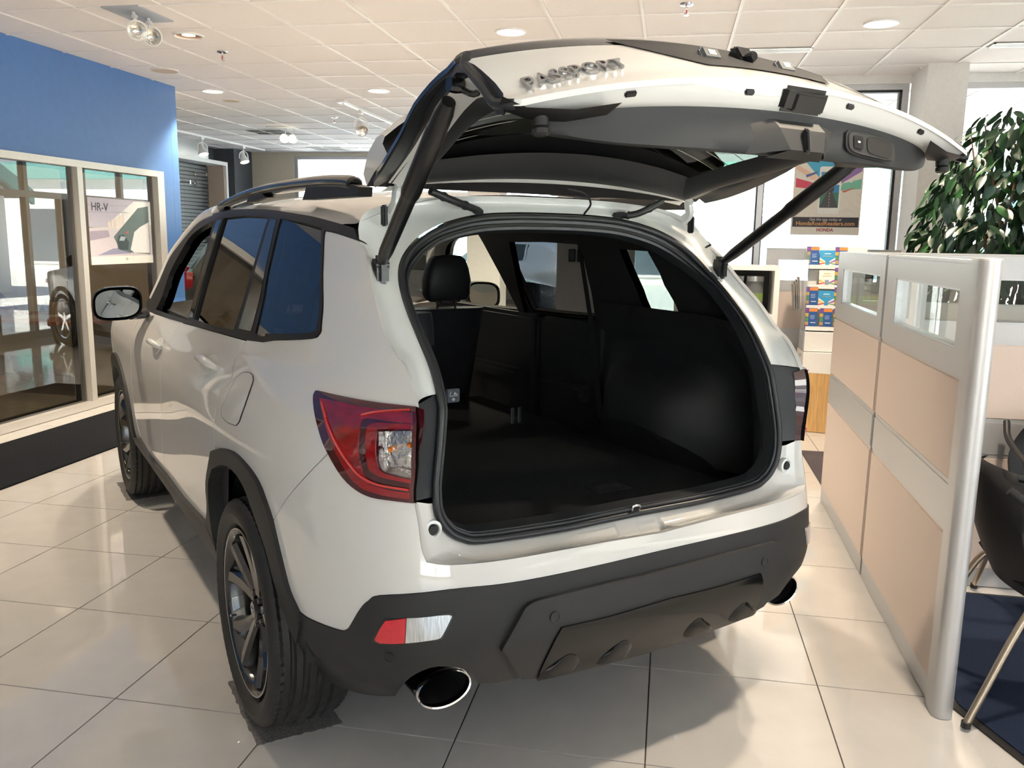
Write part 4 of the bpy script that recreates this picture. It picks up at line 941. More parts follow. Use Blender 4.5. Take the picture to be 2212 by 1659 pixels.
black_top = [(649, 1321.7), (664, 1333), (686, 1343.5), (736, 1361), (748, 1360), (756, 1353.5), (772, 1325.7), (785, 1307), (795.8, 1298), (819.6, 1286), (915, 1280), (1000, 1270), (1103, 1259), (1307, 1218)]
bump_top = [(896, 1086), (904, 1130), (911, 1185), (922, 1214)]
bump_lip = [(922, 1214), (960, 1220), (1022, 1217), (1185, 1193), (1300, 1172)]
def to_center(poly_uv):
    """close a left-hand outline on the centre line"""
    return poly_uv
u_c = 2.0
def zc_of(px): return on_body(px)[1]

# quarter panel, doors, fender
tl = uvs([(777, 521), (760, 514.5), (723.4, 502.8), (703.5, 499)], trim_low, [(694.5, 714), (690, 723), (672.8, 731.5), (597, 735), (535, 735)])
QUARTER = tl+uvs(quarter_seam)[1:]+uvs(clad_out[:8] and [(463, 974), (477.4, 969), (506, 975.6), (535, 1003), (560.6, 1040), (578, 1085), (591, 1124)])+uvs(bump_seam)[1:]+uvs(lamp_bot[5:]+lamp_top[1:3])[0:]+uvs(lamp_top[2:])[1:]+uvs(D_edge[::-1])[1:]
both('quarter_panel', pm(QUARTER, gap=.0012), PAINT, CAR)
rear_door_front = [(392.5, 697), (372, 724), (354.5, 749.6), (349, 775), (347, 825.5), (347, 883), (352, 975), (360, 1022)]
rocker_top = [(360, 1022), (398, 1073), (430, 1108), (452, 1131)]
RDOOR = uvs([(535, 735), (394, 697)][::1])+uvs(rear_door_front)[1:]+uvs(rocker_top)[1:]+uvs([(452, 1131), (455, 1090), (452, 1042), (463, 974)])[1:]+uvs(quarter_seam[::-1])[1:]
both('rear_door', pm(RDOOR, gap=.002), PAINT, CAR)
FDOOR = uvs([(394, 697), (332.8, 677)])+uvs([(332.8, 677), (318, 670), (301, 690), (288, 720), (283, 760), (284, 820), (292, 890), (304, 945)])[1:]+uvs([(304, 945), (330, 988), (360, 1022)])[1:]+uvs(rear_door_front[::-1])[1:]
both('front_door', pm(FDOOR, gap=.002), PAINT, CAR)
# fender: explicit surface coordinates ahead of the door
def yz(*pts): return [(-(y-1)/1.46 if y > 1 else 0, z) for y, z in pts]
fd = uvs([(318, 670), (301, 690), (288, 720), (283, 760), (284, 820), (292, 890), (304, 945)])
yfd = [1-u*1.46 for u, z in fd]
arcF = [(2.817+.50*math.cos(a), .366+.50*math.sin(a)) for a in np.linspace(PI*.93, PI*.08, 22)]
FEND = fd[::-1]+yz((2.45, 1.15), (2.9, 1.09), (3.3, 1.03), (3.55, .97), (3.62, .80), (3.62, .6), (3.45, .45))+yz(*arcF[::-1])+yz((2.30, .42))
FEND = yz((yfd[0]+.004, fd[0][1]), (2.6, 1.135), (3.0, 1.085), (3.35, 1.02), (3.6, .95), (3.66, .75), (3.62, .42), (3.36, .40))+yz(*arcF[::-1][1:-1])+yz((2.30, .40))+[(u-.003, z) for u, z in fd[::-1]]
both('front_fender', pm(FEND, gap=.001), PAINT, CAR)
# cladding
def ring(yc, zc, r0, r1, a0, a1, n=30):
    o = [(yc+r1*math.cos(a), zc+r1*math.sin(a)) for a in np.linspace(a0, a1, n)]; i = [(yc+r0*math.cos(a), zc+r0*math.sin(a)) for a in np.linspace(a1, a0, n)]
    return o+i
both('front_arch_cladding', pm(yz(*ring(2.817, .366, .425, .505, PI*1.02, -.02*PI)), off=.014, thick=.05), CLAD, CAR)
RC = uvs([(463, 974), (477.4, 969), (506, 975.6), (535, 1003), (560.6, 1040), (578, 1085), (591, 1124), (613, 1218), (628, 1275), (649, 1321.7)], [(649, 1321.7), (655, 1350), (648.8, 1385)], clad_in[::-1][2:])+uvs([(466, 1012), (458, 1045), (460, 1100), (466, 1150), (474, 1180)], [(474, 1180), (462, 1160), (452, 1131)], [(452, 1131), (455, 1090), (452, 1042), (463, 974)])[1:]
both('rear_arch_cladding', pm(RC, off=.014, thick=.06, g=.03), CLAD, CAR)
ROCK = yz((2.33, .40), (2.33, .22))+[(on_body((476, 1196))[0], .20)]+uvs([(474, 1182), (452, 1131)])+uvs(rocker_top[::-1])[1:]+uvs([(360, 1022), (330, 988), (304, 945)])[1:]
ROCK = yz((2.36, .455), (2.36, .29))+[(on_body((474, 1182))[0]+.01, .30)]+uvs([(474, 1180), (452, 1131)])+uvs(rocker_top[::-1])[1:]+uvs([(360, 1022), (330, 988), (304, 945)])[1:]
both('rocker_cladding', pm(ROCK, off=.016, thick=.06), CLAD, CAR)
# window trim, glass and pillars
both('window_trim', pm(TRIM, [W_Q, W_R, W_F], off=.004, thick=.03, g=.03), MATTEB, CAR)
def flat_glass(poly, nrm=None, k=.85):
    if nrm is not None:   # flat pane: plane through the middle of the opening
        V, N, F = pm(shrink(poly, -.004), off=-.006, thick=.004); P = np.array(V); c = P.mean(0); n = np.array(nrm); n = n/np.linalg.norm(n)
        D = P-HC; Q = HC+D*(((c-HC) @ n)/(D @ n))[:, None]; P2 = P*(1-k)+Q*k; return [tuple(p) for p in P2], [tuple(n)]*len(P2), F
    # side glass is nearly flat: pull the surface towards the outline's mean plane
    V, N, F = pm(shrink(poly, -.004), off=-.006, thick=.004); P = np.array(V); c = P.mean(0); w_ = np.linalg.svd(P-c)[2][2]; w_ = w_*np.sign(-w_[0])
    P2 = P-np.outer((P-c) @ w_, w_)*k*.55; N2 = np.array(N)*(1-k)+w_*k; N2 /= np.linalg.norm(N2, axis=1)[:, None]
    return [tuple(p) for p in P2], [tuple(n) for n in N2], F
both('quarter_window', flat_glass(W_Q, (-.90, -.11, .42)), QGLASS, CAR)
both('rear_door_window', flat_glass(W_R), PRIVACY, CAR)
put('front_door_window', mirror(pm(shrink(W_F, -.004), off=-.006, thick=.004)), CARGLASS, CAR)   # the left one is wound down
for nm, a in (('centre_pillar_cover', [[(470, 478), (482, 474), (450, 580), (419, 688), (411, 686), (440, 580)]]), ('rear_pillar_cover', [[(587, 473), (601, 476), (574, 600), (546, 718), (517, 712), (552, 590)]])):
    q = [on_body(p) for p in a[0]]; both(nm, pm(shrink(q, .002), off=.006, thick=.004), GLOSSB, CAR)
# added dark shell behind the seams, stops light and views passing through
SH_ = [(-1.0, .30), (-1.0, 1.15)]+[(u, min(z, 1.62)) for u, z in uvs([(366.7, 556.7), (410.6, 499), (461, 463), (528.7, 452.4), (660, 465.6), (760, 494)])]+uvs(D_edge)+[(1.52, .95), (1.52, .62), (1.30, .35)]
archR = [((-(y-1)/1.46) if y > 1 else math.atan2((1-y)/1.86, .9)/KU, z) for y, z in [(.46*math.cos(a), .40+.46*math.sin(a)) for a in np.linspace(-.15, PI+.15, 24)]]
archR = uvs([(470, 1020), (488, 1008), (513.6, 1022), (535, 1056), (553, 1105), (581, 1185), (601, 1260), (629, 1342), (648, 1390), (640, 1440), (560, 1430), (500, 1300), (470, 1120)])
archF = yz(*[(2.817+.44*math.cos(a), .38+.44*math.sin(a)) for a in np.linspace(0, 2*PI, 30)[:-1]])
SH_ = [(-1.0, .25), (-1.0, 1.10)]+[(q[0], q[1]-.01) for q in uvs([(330, 655), (366.7, 556.7), (410.6, 499), (461, 463), (528.7, 452.4), (660, 465.6), (760, 494), (775, 521)])]+[(u-.03, z) for u, z in uvs(D_edge[1:])]+[(1.10, .92), (1.10, .60), (1.05, .42), (.9, .34)]
both('inner_shell', pm(SH_, [shrink(W_Q, -.006), shrink(W_R, -.006), shrink(W_F, -.006), archR], off=-.035, thick=.002, g=.05), PLASTIC, CAR)
# wheel wells
for yc in (0.0, 2.817):
    for s_ in (-1, 1):
        q = MB(); rows = []
        for x in (-.60, -.90): rows.append([(s_*-x if s_ > 0 else x, yc+.46*math.cos(a), .385+.46*math.sin(a)) for a in np.linspace(.02, PI-.02, 26)])
        q.grid(rows); c = len(q.V); q.V.append((s_*.60 if s_ > 0 else -.60, yc, .37)); q.MI += [0]*25
        q.F += [(k, k+1, c) for k in range(25)]; q.build('wheel_well', MATTEB, CAR)
# tail lamps ------------------------------------------------------------
CLR = [(822, 936), (826.5, 932), (860, 931.5), (893, 930.6)], [(893, 930.6), (891, 980), (890, 1031)], [(890, 1031), (872, 1028), (855, 1023), (838, 1019), (828.5, 1012), (824, 1000), (822, 970), (822, 936)]
CLRP = uvs(*CLR)
for s_ in (-1, 1):
    mm_ = (lambda t: t) if s_ < 0 else mirror
    lamp = put('tail_lamp', mm_(pm(LAMP, [CLRP], off=.008, thick=.045, g=.02)), REDDEEP, CAR)
    inner = uvs([(696, 862), (745, 872), (805, 883), (860, 890), (893, 892)], [(893, 892), (893, 915)], [(893, 915), (850, 912), (800, 905), (786, 912), (782, 930), (783, 1000), (790, 1024), (805, 1040)], [(805, 1040), (790, 1050), (770, 1040), (752, 1016), (728, 972), (707, 915), (696, 862)])
    put('red_lens', mm_(pm(inner, off=.0105, thick=.004, g=.02)), REDLENS, lamp)
    band = uvs([(893, 916), (830, 914), (806, 918), (797, 930), (797, 990), (802, 1012), (822, 1027), (850, 1034), (889, 1041)], [(889, 1041), (889, 1033)], [(889, 1033), (855, 1026), (836, 1021), (825, 1013), (819, 1000), (818, 936), (824, 928), (893, 926)])
    put('red_lens', mm_(pm(band, off=.011, thick=.004, g=.02)), REDLENS, lamp)
    low = uvs([(812, 1046), (845, 1056), (888, 1062)], [(888, 1062), (886, 1076)], [(886, 1076), (845, 1071), (808, 1062), (785, 1052), (775, 1040), (790, 1040), (812, 1046)])
    put('red_lens', mm_(pm(low, off=.011, thick=.004, g=.02)), REDLENS, lamp)
    q = MB()
    for ln in ([(702, 872), (716, 920), (738, 966), (762, 1002), (784, 1026), (820, 1044), (885, 1055)], [(788, 899), (815, 893), (850, 889), (890, 887)], [(702, 872), (712, 905)]):
        P = [body_pt(p, .013) for p in ln]; P = [MX(p) if s_ > 0 else p for p in P]; q.tube(smooth_path(P, 5), .0032, 6)
    q.build('light_guide', REDGLOW, lamp)
    V, N, F = mm_(pm(shrink(CLRP, -.002), off=-.024, thick=.002, g=.012)); put('reflector', (V, N, F), REFLECT, lamp)
    put('clear_lens', mm_(pm(shrink(CLRP, -.002), off=.0085, thick=.003, g=.02)), CLEARLENS, lamp)
    for px in ((838, 972), (880, 963)):
        p0 = body_pt(px, -.022); p1 = body_pt((px[0]+3, px[1]+1), .0); q = MB(); q.tube([p0, p0+(p1-p0)*.6, p1], [.0065, .0085, .004], 10)
        if s_ > 0: q.V = [MX(v) for v in q.V]
        q.build('bulb', AMBER, lamp)
# bumper -----------------------------------------------------------------
bt = uvs(black_top)
BUP = uvs(bump_seam)+uvs(lamp_bot[:6])[::-1][1:]+uvs(bump_top)[1:]+uvs(bump_lip)[1:]+[(1.999, zc_of((1395, 1158)))]+[(1.999, zc_of((1395, 1197)))]+bt[::-1]+uvs([(649, 1321.7), (628, 1275), (613, 1218), (591, 1124)])[1:-1]
t = pm(BUP, off=.0, thick=.02, g=.03, gap=.0008)
put('upper_bumper', join(t, mirror(t)), PAINT, CAR)
low_edge = [(700.5, 1457), (725, 1477), (756, 1488.6), (795.8, 1498.5), (855, 1500.5)]
exh_cut = [(855, 1500.5), (871, 1476.6), (899, 1452.8), (946.7, 1437), (1010, 1445), (1034, 1474)]
BLO = bt+[(1.999, zc_of((1395, 1197)))]+[(1.999, zc_of((1392, 1393)))]+uvs([(1152, 1453), (1075, 1472), (1034, 1474)][::1])+uvs(exh_cut[::-1])[1:]+uvs(low_edge[::-1])[1:]+uvs([(700.5, 1457), (676.6, 1433), (648.8, 1385), (655, 1350), (649, 1321.7)])[1:-1]
t = pm(BLO, off=.004, thick=.03, g=.03)
LB = put('lower_bumper', join(t, mirror(t)), CLAD, CAR)
RPL = uvs([(1429, 1228), (1300, 1257), (1185, 1285), (1150, 1295), (1133, 1305), (1122, 1320), (1081, 1391), (1086, 1403), (1110, 1440), (1120, 1456)])+uvs([(1120, 1456), (1152, 1453)])[1:]
RPL = [(1.999, zc_of((1420, 1229)))]+RPL[1:]+[(1.999, zc_of((1392, 1393)))]
V, N, F = pm(RPL, off=.020, thick=.024, g=.03); t = (V, N, F); put('centre_bumper_panel', join(t, mirror(t)), CLAD, CAR)
GLO = uvs([(1429, 1288), (1307, 1323), (1220, 1343), (1203, 1347)], [(1203, 1347), (1185, 1378), (1162, 1425), (1152, 1455)], [(1152, 1455), (1274, 1426), (1380, 1398)])
GLO = [(1.999, zc_of((1420, 1290)))]+GLO[1:-1]+[(1.999, zc_of((1392, 1395)))]
t = pm(GLO, off=.026, thick=.012, g=.03); SKID = mat('piano_black_skid', (.005, .005, .005), .12, spec=.35, noise=.05, scale=100); GP = put('gloss_skid_panel', join(t, mirror(t)), SKID, CAR)
for px in ((1194, 1436), (1312, 1406)):   # finger scoops along the lower edge
    u0, z0 = on_body(px)
    for s_ in (-1, 1):
        q = MB(); rows = []
        for k in range(9):
            f = k/8; zz = z0-.004+.060*f; hw = .075*(1-.45*f*f); rows.append([S(u0+.03*f+hw*a, zz-.02*a*a*f)+Sn(u0, zz)*(.0268+.009*(1-f**3)*(1-a**4)) for a in np.linspace(-1, 1, 11)])
        q.grid([[MX(p) if s_ > 0 else p for p in r] for r in rows]); q.build('skid_rib', SKID, GP)
for px, pl_, off in (((843, 1417), CAR, .006), ((1190, 1326), CAR, .021)):
    for s_ in (-1, 1):
        u, z = on_body(px); c = S(u, z)+Sn(u, z)*off; n = Sn(u, z); a = np.cross(n, [0, 0, 1]); a /= np.linalg.norm(a); b = np.cross(a, n)
        q = MB()
        rr = lambda r, h: [c+n*h+r*(math.cos(th)*a+math.sin(th)*b) for th in np.linspace(0, 2*PI, 25)]
        q.grid([rr(.0145, -.002), rr(.0145, .0025), (rr(.0125, .0025)), rr(.0122, .0008), rr(.0005, .0010)])
        if s_ > 0: q.V = [MX(v) for v in q.V]
        q.build('parking_sensor', CLAD, CAR)
MK_R = uvs([(813, 1378), (824, 1356), (835.7, 1339)], [(835.7, 1339), (879, 1333.6)], [(879, 1333.6), (876, 1386)], [(876, 1386), (824, 1386), (813, 1378)], k=2)
MK_C = uvs([(880.5, 1333.4), (949, 1327.5), (972.4, 1326.7), (975.8, 1330)], [(975.8, 1330), (957, 1368), (949, 1376.5), (932, 1380)], [(932, 1380), (878, 1386)], [(878, 1386), (880.5, 1333.4)], k=2)
MKO = shrink(uvs([(813, 1378), (824, 1356), (835.7, 1339)], [(835.7, 1339), (975, 1327)], [(975.8, 1330), (957, 1368), (949, 1376.5), (932, 1380)], [(932, 1380), (824, 1386), (813, 1378)], k=2), -.006)
FROST = mat('ribbed_clear_lens', (.62, .64, .66), .18, .6, .5, noise=.25, scale=60, stretch=(6, 6, .3))
for s_ in (-1, 1):
    mm_ = (lambda t: t) if s_ < 0 else mirror
    o = put('marker_lamp', mm_(pm(MKO, off=.005, thick=.01, g=.03)), GLOSSB, CAR)
    put('red_reflector', mm_(pm(MK_R, off=.009, thick=.006, g=.03)), mat('bright_red_reflector', (.62, .015, .03), .2, 0, .8, noise=.08, scale=60), o)
    put('reversing_lens', mm_(pm(MK_C, off=.009, thick=.006, g=.03)), FROST, o)
# exhaust tips
for s_ in (-1, 1):
    q = MB(); ex = []
    def orow(y, a, b, dz=0): return [(s_*(.640)+a*math.cos(t), y, .408+dz+b*math.sin(t)) for t in np.linspace(0, 2*PI, 41)]
    q.grid([orow(-.40, .062, .040, .012), orow(-.60, .072, .047, .006), orow(-.782, .077, .0505)]); tip = q.build('exhaust_tip', GLOSSB if False else mat('dark_chrome', (.10, .10, .10), .06, 1.0, noise=.05), CAR)
    q = MB(); q.grid([orow(-.780, .0775, .051), orow(-.790, .0795, .053), orow(-.797, .0775, .051), orow(-.794, .0735, .047), orow(-.775, .0725, .046)]); q.build('rolled_lip', CHROME, tip)
    q = MB(); q.grid([orow(-.776, .0722, .0458), orow(-.64, .066, .043), orow(-.58, .04, .03), orow(-.575, .001, .001)]); q.build('inner_pipe', MATTEB, tip)
# fuel door and handles
fz = uvs([(503, 833), (513, 815), (525, 806), (540, 806), (547, 812)], [(547, 812), (546, 830), (530, 876), (519, 908), (511, 919)], [(511, 919), (493, 912), (481, 899), (480, 884), (490, 862), (503, 833)])
put('fuel_door', pm(fz, off=.003, thick=.004, g=.03), PAINT, CAR)
q = MB(); P = [S(a, b)+Sn(a, b)*.0012 for a, b in densify(fz, .02)]; q.tube(P, .0022, 5, closed=True); q.build('fuel_door_gap', GASKET, CAR)
for (c0, c1, cc) in (((428, 781), (476, 795), (452, 789)), ((326, 738), (360, 752), (341, 747))):
    u0, z0 = on_body(cc); a, b = on_body(c0), on_body(c1)
    cup = [(u0+.052*math.cos(t), z0+.036*math.sin(t)) for t in np.linspace(0, 2*PI, 30)[:-1]]
    V, N, F = pm(cup, off=.0015, thick=.003, g=.02); both('handle_cup', (V, N, F), PAINT_IN, CAR)
    for s_ in (-1, 1):
        P = [S(u0+f*.078, z0+.004+.002*math.cos(f*2))+Sn(u0, z0)*(.006+.030*(1-abs(f)**2.5)) for f in np.linspace(-1, 1, 15)]
        q = MB().tube([MX(p) if s_ > 0 else p for p in P], [.010+.007*(1-abs(f)**3) for f in np.linspace(-1, 1, 15)], 12, flat=.9); q.build('door_handle', PAINT, CAR)
# ================================================================== THE CAR: roof, glass, hood
edge = [S(u, z)+Sn(u, z)*.002 for u, z in uvs(trim_top[5:-1]+[(740, 485)])]
edge.append(np.array([-.668, -.285, 1.606]))
edge = sorted(edge, key=lambda p: -p[1]); edge = [p for p in edge if p[1] < 1.95]
fzc = hermite([-.4, -.28, 0, .4, .9, 1.4, 1.8, 2.0], [1.695, 1.707, 1.728, 1.745, 1.752, 1.742, 1.705, 1.68])
rows = []
for E_ in edge:
    xe = -E_[0]; zc = float(fzc(E_[1])); rows.append([(xe*s_, E_[1]+.05*(1-s_*s_)*(1 if E_[1] > 1.5 else 0), E_[2]+(zc-E_[2])*(1-abs(s_)**3.0)) for s_ in np.sin(np.linspace(-PI/2, PI/2, 31))])
q = MB(); q.grid(rows); q.build('roof', PAINT, CAR, angle=60)
apil = [S(u, z) for u, z in uvs([(462, 462.5), (434, 475.7), (410.6, 499), (393.7, 519.6), (366.7, 556.7), (345, 606), (325, 648)])]
for s_ in (-1, 1):
    P = [np.array([abs(p[0])*s_*.965, p[1], p[2]+.005]) for p in apil]
    MB().tube(P, .036, 12).build('front_pillar', PAINT, CAR)
ws = []
for k in range(len(apil)):
    p = apil[k]; ws.append([(abs(p[0])*.95*s_, p[1]+.16*(1-s_*s_), p[2]+.02*(1-s_*s_)) for s_ in np.linspace(-1, 1, 15)])
q = MB(); q.grid(ws); q.build('windscreen', CARGLASS, CAR, angle=60)
# hood and nose
fh = hermite([2.2, 2.6, 3.0, 3.35, 3.6, 3.72], [1.20, 1.155, 1.105, 1.04, .96, .86]); rows = []
for y in np.linspace(2.25, 3.70, 16):
    xe = float(fW(min(1.1, fh(y)))*taper(np.array(y)))*.985; ze = float(fh(y))-.02; rows.append([(xe*s_, y+.16*(1-s_*s_), ze+.055*(1-abs(s_)**2.6)) for s_ in np.linspace(-1, 1, 21)])
q = MB(); q.grid(rows); q.build('hood', PAINT, CAR, angle=60)
rows = []
for z in np.linspace(.22, .98, 12):
    rows.append([(float(fW(z))*.62*s_, 3.68+.24*(1-abs(s_)**2.2)-.05*abs(z-.6), z) for s_ in np.linspace(-1, 1, 21)])
q = MB(); q.grid(rows); fb = q.build('front_bumper', PAINT, CAR, angle=60)
MB().box((-.48, 3.86, .55), (.48, 3.93, .86), bev=.03).build('grille', GLOSSB, fb)
# roof rails
rl_ = [plane_x(p, -.60) for p in ((478, 447), (520, 418), (575, 396), (640, 382), (700, 377.5), (745, 376.5))]
for s_ in (-1, 1):
    P = smooth_path([(s_*.645, 1.62, 1.668), (s_*.64, 1.40, 1.702), (s_*.63, 1.10, 1.728), (s_*.625, .75, 1.743), (s_*.62, .40, 1.746), (s_*.62, .10, 1.741), (s_*.62, -.10, 1.731), (s_*.62, -.165, 1.722)], 6)
    rail = MB().tube(P, [.008]+[.019+.007*min(1, k/14) for k in range(len(P)-2)]+[.020], 12, flat=.9).build('roof_rail', GLOSSB, CAR)
    q = MB(); q.prism([(s_*.645, .27, 1.690), (s_*.640, .235, 1.738), (s_*.640, -.175, 1.722), (s_*.640, -.235, 1.712), (s_*.645, -.24, 1.685)], (-s_*.045, 0, 0)); q.build('rail_foot', MATTEB, rail)
    q = MB(); q.prism([(s_*.650, .99, 1.700), (s_*.645, .96, 1.738), (s_*.645, .82, 1.742), (s_*.650, .70, 1.712)], (-s_*.045, 0, 0)); q.build('rail_foot', MATTEB, rail)
    q = MB(); q.prism([(s_*.655, 1.60, 1.645), (s_*.650, 1.58, 1.675), (s_*.650, 1.40, 1.705), (s_*.655, 1.36, 1.680)], (-s_*.04, 0, 0)); q.build('rail_foot', MATTEB, rail)
# door mirrors
for s_ in (-1, 1):
    c = np.array([s_*1.045, 1.98, 1.222])
    q = MB(); prof = []
    for y, sx, sz in ((.012, .106, .076), (.0, .113, .082), (.04, .116, .086), (.10, .102, .074), (.145, .055, .04), (.155, .002, .002)):
        prof.append([(c[0]+sx*(abs(math.cos(t))**.62)*math.copysign(1, math.cos(t))*s_, c[1]+y, c[2]+sz*(abs(math.sin(t))**.62)*math.copysign(1, math.sin(t))-.010*math.cos(t)) for t in np.linspace(0, 2*PI, 41)])
    q.grid(prof); mr = q.build('door_mirror', GLOSSB, CAR, angle=50)
    q = MB(); q.grid([[(c[0]+.100*f*(abs(math.cos(t))**.62)*math.copysign(1, math.cos(t))*s_, c[1]+.012-.001*(1-f), c[2]+.068*f*(abs(math.sin(t))**.62)*math.copysign(1, math.sin(t))-.009*math.cos(t)*f) for t in np.linspace(0, 2*PI, 41)] for f in (1, .98, .001)]); q.build('mirror_glass', mat('mirror_glass', (.30, .32, .33), .02, 1.0, noise=.01), mr)
    MB().tube(smooth_path([(s_*.985, 2.03, 1.155), (s_*.955, 2.05, 1.155), (s_*.90, 2.06, 1.165)], 4), [.03, .03, .03, .03, .034, .036, .038, .04, .04], 10, flat=.6).build('mirror_arm', GLOSSB, mr)
# ---------------------------------------------------------------- wheels
def make_wheel():
    w_ = bpy.data.objects.new('wheel', None)
    R0 = .373
    # tyre: outer face at x=-.132
    base = [(-.085, .262), (-.118, .285), (-.131, .318), (-.129, .338), (-.118, .356), (-.106, .3645)]
    tread = []
    for x in np.linspace(-.096, .096, 33):
        gr = any(abs(x-g) < .0062 for g in (-.070, -.030, .012, .052)); tread.append((x, R0-.0015-.012*(x/.1)**4-(.008 if gr else 0)))
    prof = base+tread+[(-x, r) for x, r in base[::-1]]
    N = 144; V = []; m_ = len(prof)
    for k in range(N):
        a = 2*PI*k/N; lug = k % 2
        for i, (x, r) in enumerate(prof):
            rr = r
            if lug == 0 and (3 <= i <= 7 or m_-8 <= i <= m_-4): rr -= .0050
            if 8 <= i < m_-8 and (k+i//8*1) % 4 == 0: rr -= .0022
            V.append((x, rr*math.cos(a), rr*math.sin(a)))
    F = [(k*m_+i, ((k+1) % N)*m_+i, ((k+1) % N)*m_+i+1, k*m_+i+1) for k in range(N) for i in range(m_-1)]
    return V, F
tyreV, tyreF = make_wheel()
GLOSSG = mat('gloss_black_wheel_paint', (.008, .0078, .0075), .12, .0, .8, noise=.1, scale=60)
def wheel(side, y):
    """one wheel with tyre, barrel, five split spokes, cap and nuts, outer face towards side"""
    cx_ = side*.840; flipx = -side
    wz = .3755
    T = lambda p: (cx_+side*-p[0]*1.0, y+p[1], wz+p[2])   # local x<0 is outboard
    root = MB()
    q = MB().lathe([(.262, -.100), (.267, -.112), (.262, -.117), (.255, -.113), (.248, -.098), (.238, -.06), (.232, .05), (.25, .10), (.262, .105)], axis='x', n=64)
    q.V = [T(v) for v in q.V]; rim = q.build('wheel', GLOSSG, CAR, angle=40)
    q = MB(); q.V = [T(v) for v in tyreV]; q.F = list(tyreF); q.MI = [0]*len(q.F); q.build('tyre', RUBBER, rim, angle=28)
    q = MB().lathe([(.264, -.1165), (.2665, -.1175), (.269, -.1165)], axis='x', n=64); q.V = [T(v) for v in q.V]; q.build('rim_lip', STEEL, rim)
    q = MB().lathe([(.15, .0), (.15, .02), (.03, .03)], axis='x', n=36); q.V = [T(v) for v in q.V]; q.build('brake_disc', mat('dull_iron', (.05, .05, .05), .5, .5, noise=.2), rim)
    for k in range(5):
        a0 = 2*PI*k/5+PI/2+.08
        sp = MB()
        for sgn in (-1, 1):
            # each arm: from hub to rim, chevron section with a ridge
            rows = []
            for f in np.linspace(0, 1, 9):
                r = .045+.198*f; da = sgn*(.10+.165*f**1.2)*(1 if f > .15 else .8); wdt = .020+.012*f; x = -.070-.034*f**1.3
                ca, sa = math.cos(a0+da), math.sin(a0+da); tx, ty = -sa, ca
                c = (r*ca, r*sa)
                sec = [(-wdt*1.0, .030), (-wdt*.9, .006), (-wdt*.25*1+sgn*.006, -.006), (wdt*.6, -.002), (wdt*.95, .012), (wdt, .030)]
                rows.append([T((x+d, c[0]+tx*o_, c[1]+ty*o_)) for o_, d in sec])
            sp.grid(rows)
        # web between the two arms near the hub
        rows = []
        for f in np.linspace(0, .45, 5):
            r = .045+.198*f; hw = (.10+.165*f**1.2); rows.append([T((-.062-.034*f**1.3, r*math.cos(a0+hw*t), r*math.sin(a0+hw*t))) for t in np.linspace(-1, 1, 5)])
        sp.grid(rows); sp.build('spoke', GLOSSG, rim, angle=25)
        a1 = a0+PI/5; nut = MB().lathe([(.0005, -.082), (.008, -.082), (.010, -.072), (.010, -.05)], (0, .057*math.cos(a1), .057*math.sin(a1)), 'x', 10)
        nut.V = [T(v) for v in nut.V]; nut.build('lug_nut', mat('dark_nut', (.06, .06, .06), .3, .8, noise=.1), rim)
    q = MB().lathe([(.0005, -.090), (.026, -.090), (.033, -.084), (.036, -.066), (.075, -.064), (.082, -.05)], axis='x', n=32); q.V = [T(v) for v in q.V]; cap = q.build('hub_cap', GLOSSG, rim)
    # letter H emblem bars on the cap
    q = MB()
    for o_ in (-1, 1): q.obox((-.0915, o_*.007, 0), (1, 0, 0), (0, 1, 0), (0, o_*.12, 1), (.0015, .0018, .010))
    q.obox((-.0915, 0, 0), (1, 0, 0), (0, 1, 0), (0, 0, 1), (.0015, .006, .0016)); q.V = [T(v) for v in q.V]; q.build('emblem', CHROME, rim)
    q = MB().tube([(-.10, .21, -.10), (-.115, .205, -.097)], .004, 8); q.V = [T(v) for v in q.V]; q.build('valve_stem', STEEL, rim)
for s_ in (-1, 1):
    for y in (0.0, 2.817): wheel(s_, y)
# ---------------------------------------------------------------- rear opening: painted frame, lamp plates, sill, seal
SEALP = [(0, -.297, 1.655), (-.14, -.300, 1.653), (-.28, -.309, 1.643), (-.40, -.325, 1.617), (-.48, -.343, 1.585), (-.54, -.364, 1.545), (-.583, -.392, 1.495), (-.606, -.44, 1.44), (-.616, -.515, 1.37), (-.617, -.585, 1.305), (-.613, -.652, 1.23), (-.616, -.700, 1.155), (-.622, -.714, 1.10), (-.638, -.727, 1.0), (-.646, -.732, .93), (-.640, -.735, .865), (-.612, -.738, .815), (-.570, -.741, .785), (-.505, -.746, .769), (-.28, -.759, .764), (-.14, -.763, .766), (0, -.765, .768)]
OUTP = [(0, -.285, 1.703), (-.17, -.284, 1.702), (-.32, -.282, 1.696), (-.45, -.278, 1.686), (-.54, -.274, 1.672), (-.60, -.272, 1.655), (-.640, -.274, 1.635), (-.664, -.290, 1.600)]
dl = [S(u, z) for u, z in uvs(D_edge)]
sealc = smooth_path(SEALP, 4)
def strip(A, B, n=4, push=None):
    rows = []
    for k in range(n+1):
        f = k/n; rows.append([tuple(np.array(a)*(1-f)+np.array(b)*f+(np.array(push)*math.sin(f*PI) if push is not None else 0)) for a, b in zip(A, B)])
    return rows
def resamp(P, n):
    P = np.array(P, float); d = np.r_[0, np.cumsum(np.linalg.norm(np.diff(P, axis=0), axis=1))]; t = np.linspace(0, d[-1], n); return [tuple(np.interp(t, d, P[:, i]) for i in range(3)) for _ in [0]] and [tuple(np.interp(tt, d, P[:, i]) for i in range(3)) for tt in t]
i_top = [tuple(p) for p in sealc if p[2] > 1.165]
o_top = [tuple(np.array(p)) for p in smooth_path(OUTP, 3)]+[tuple(p+np.array([0, .004, 0])) for p in dl]
A = resamp(i_top, 60); B = resamp(o_top, 60)
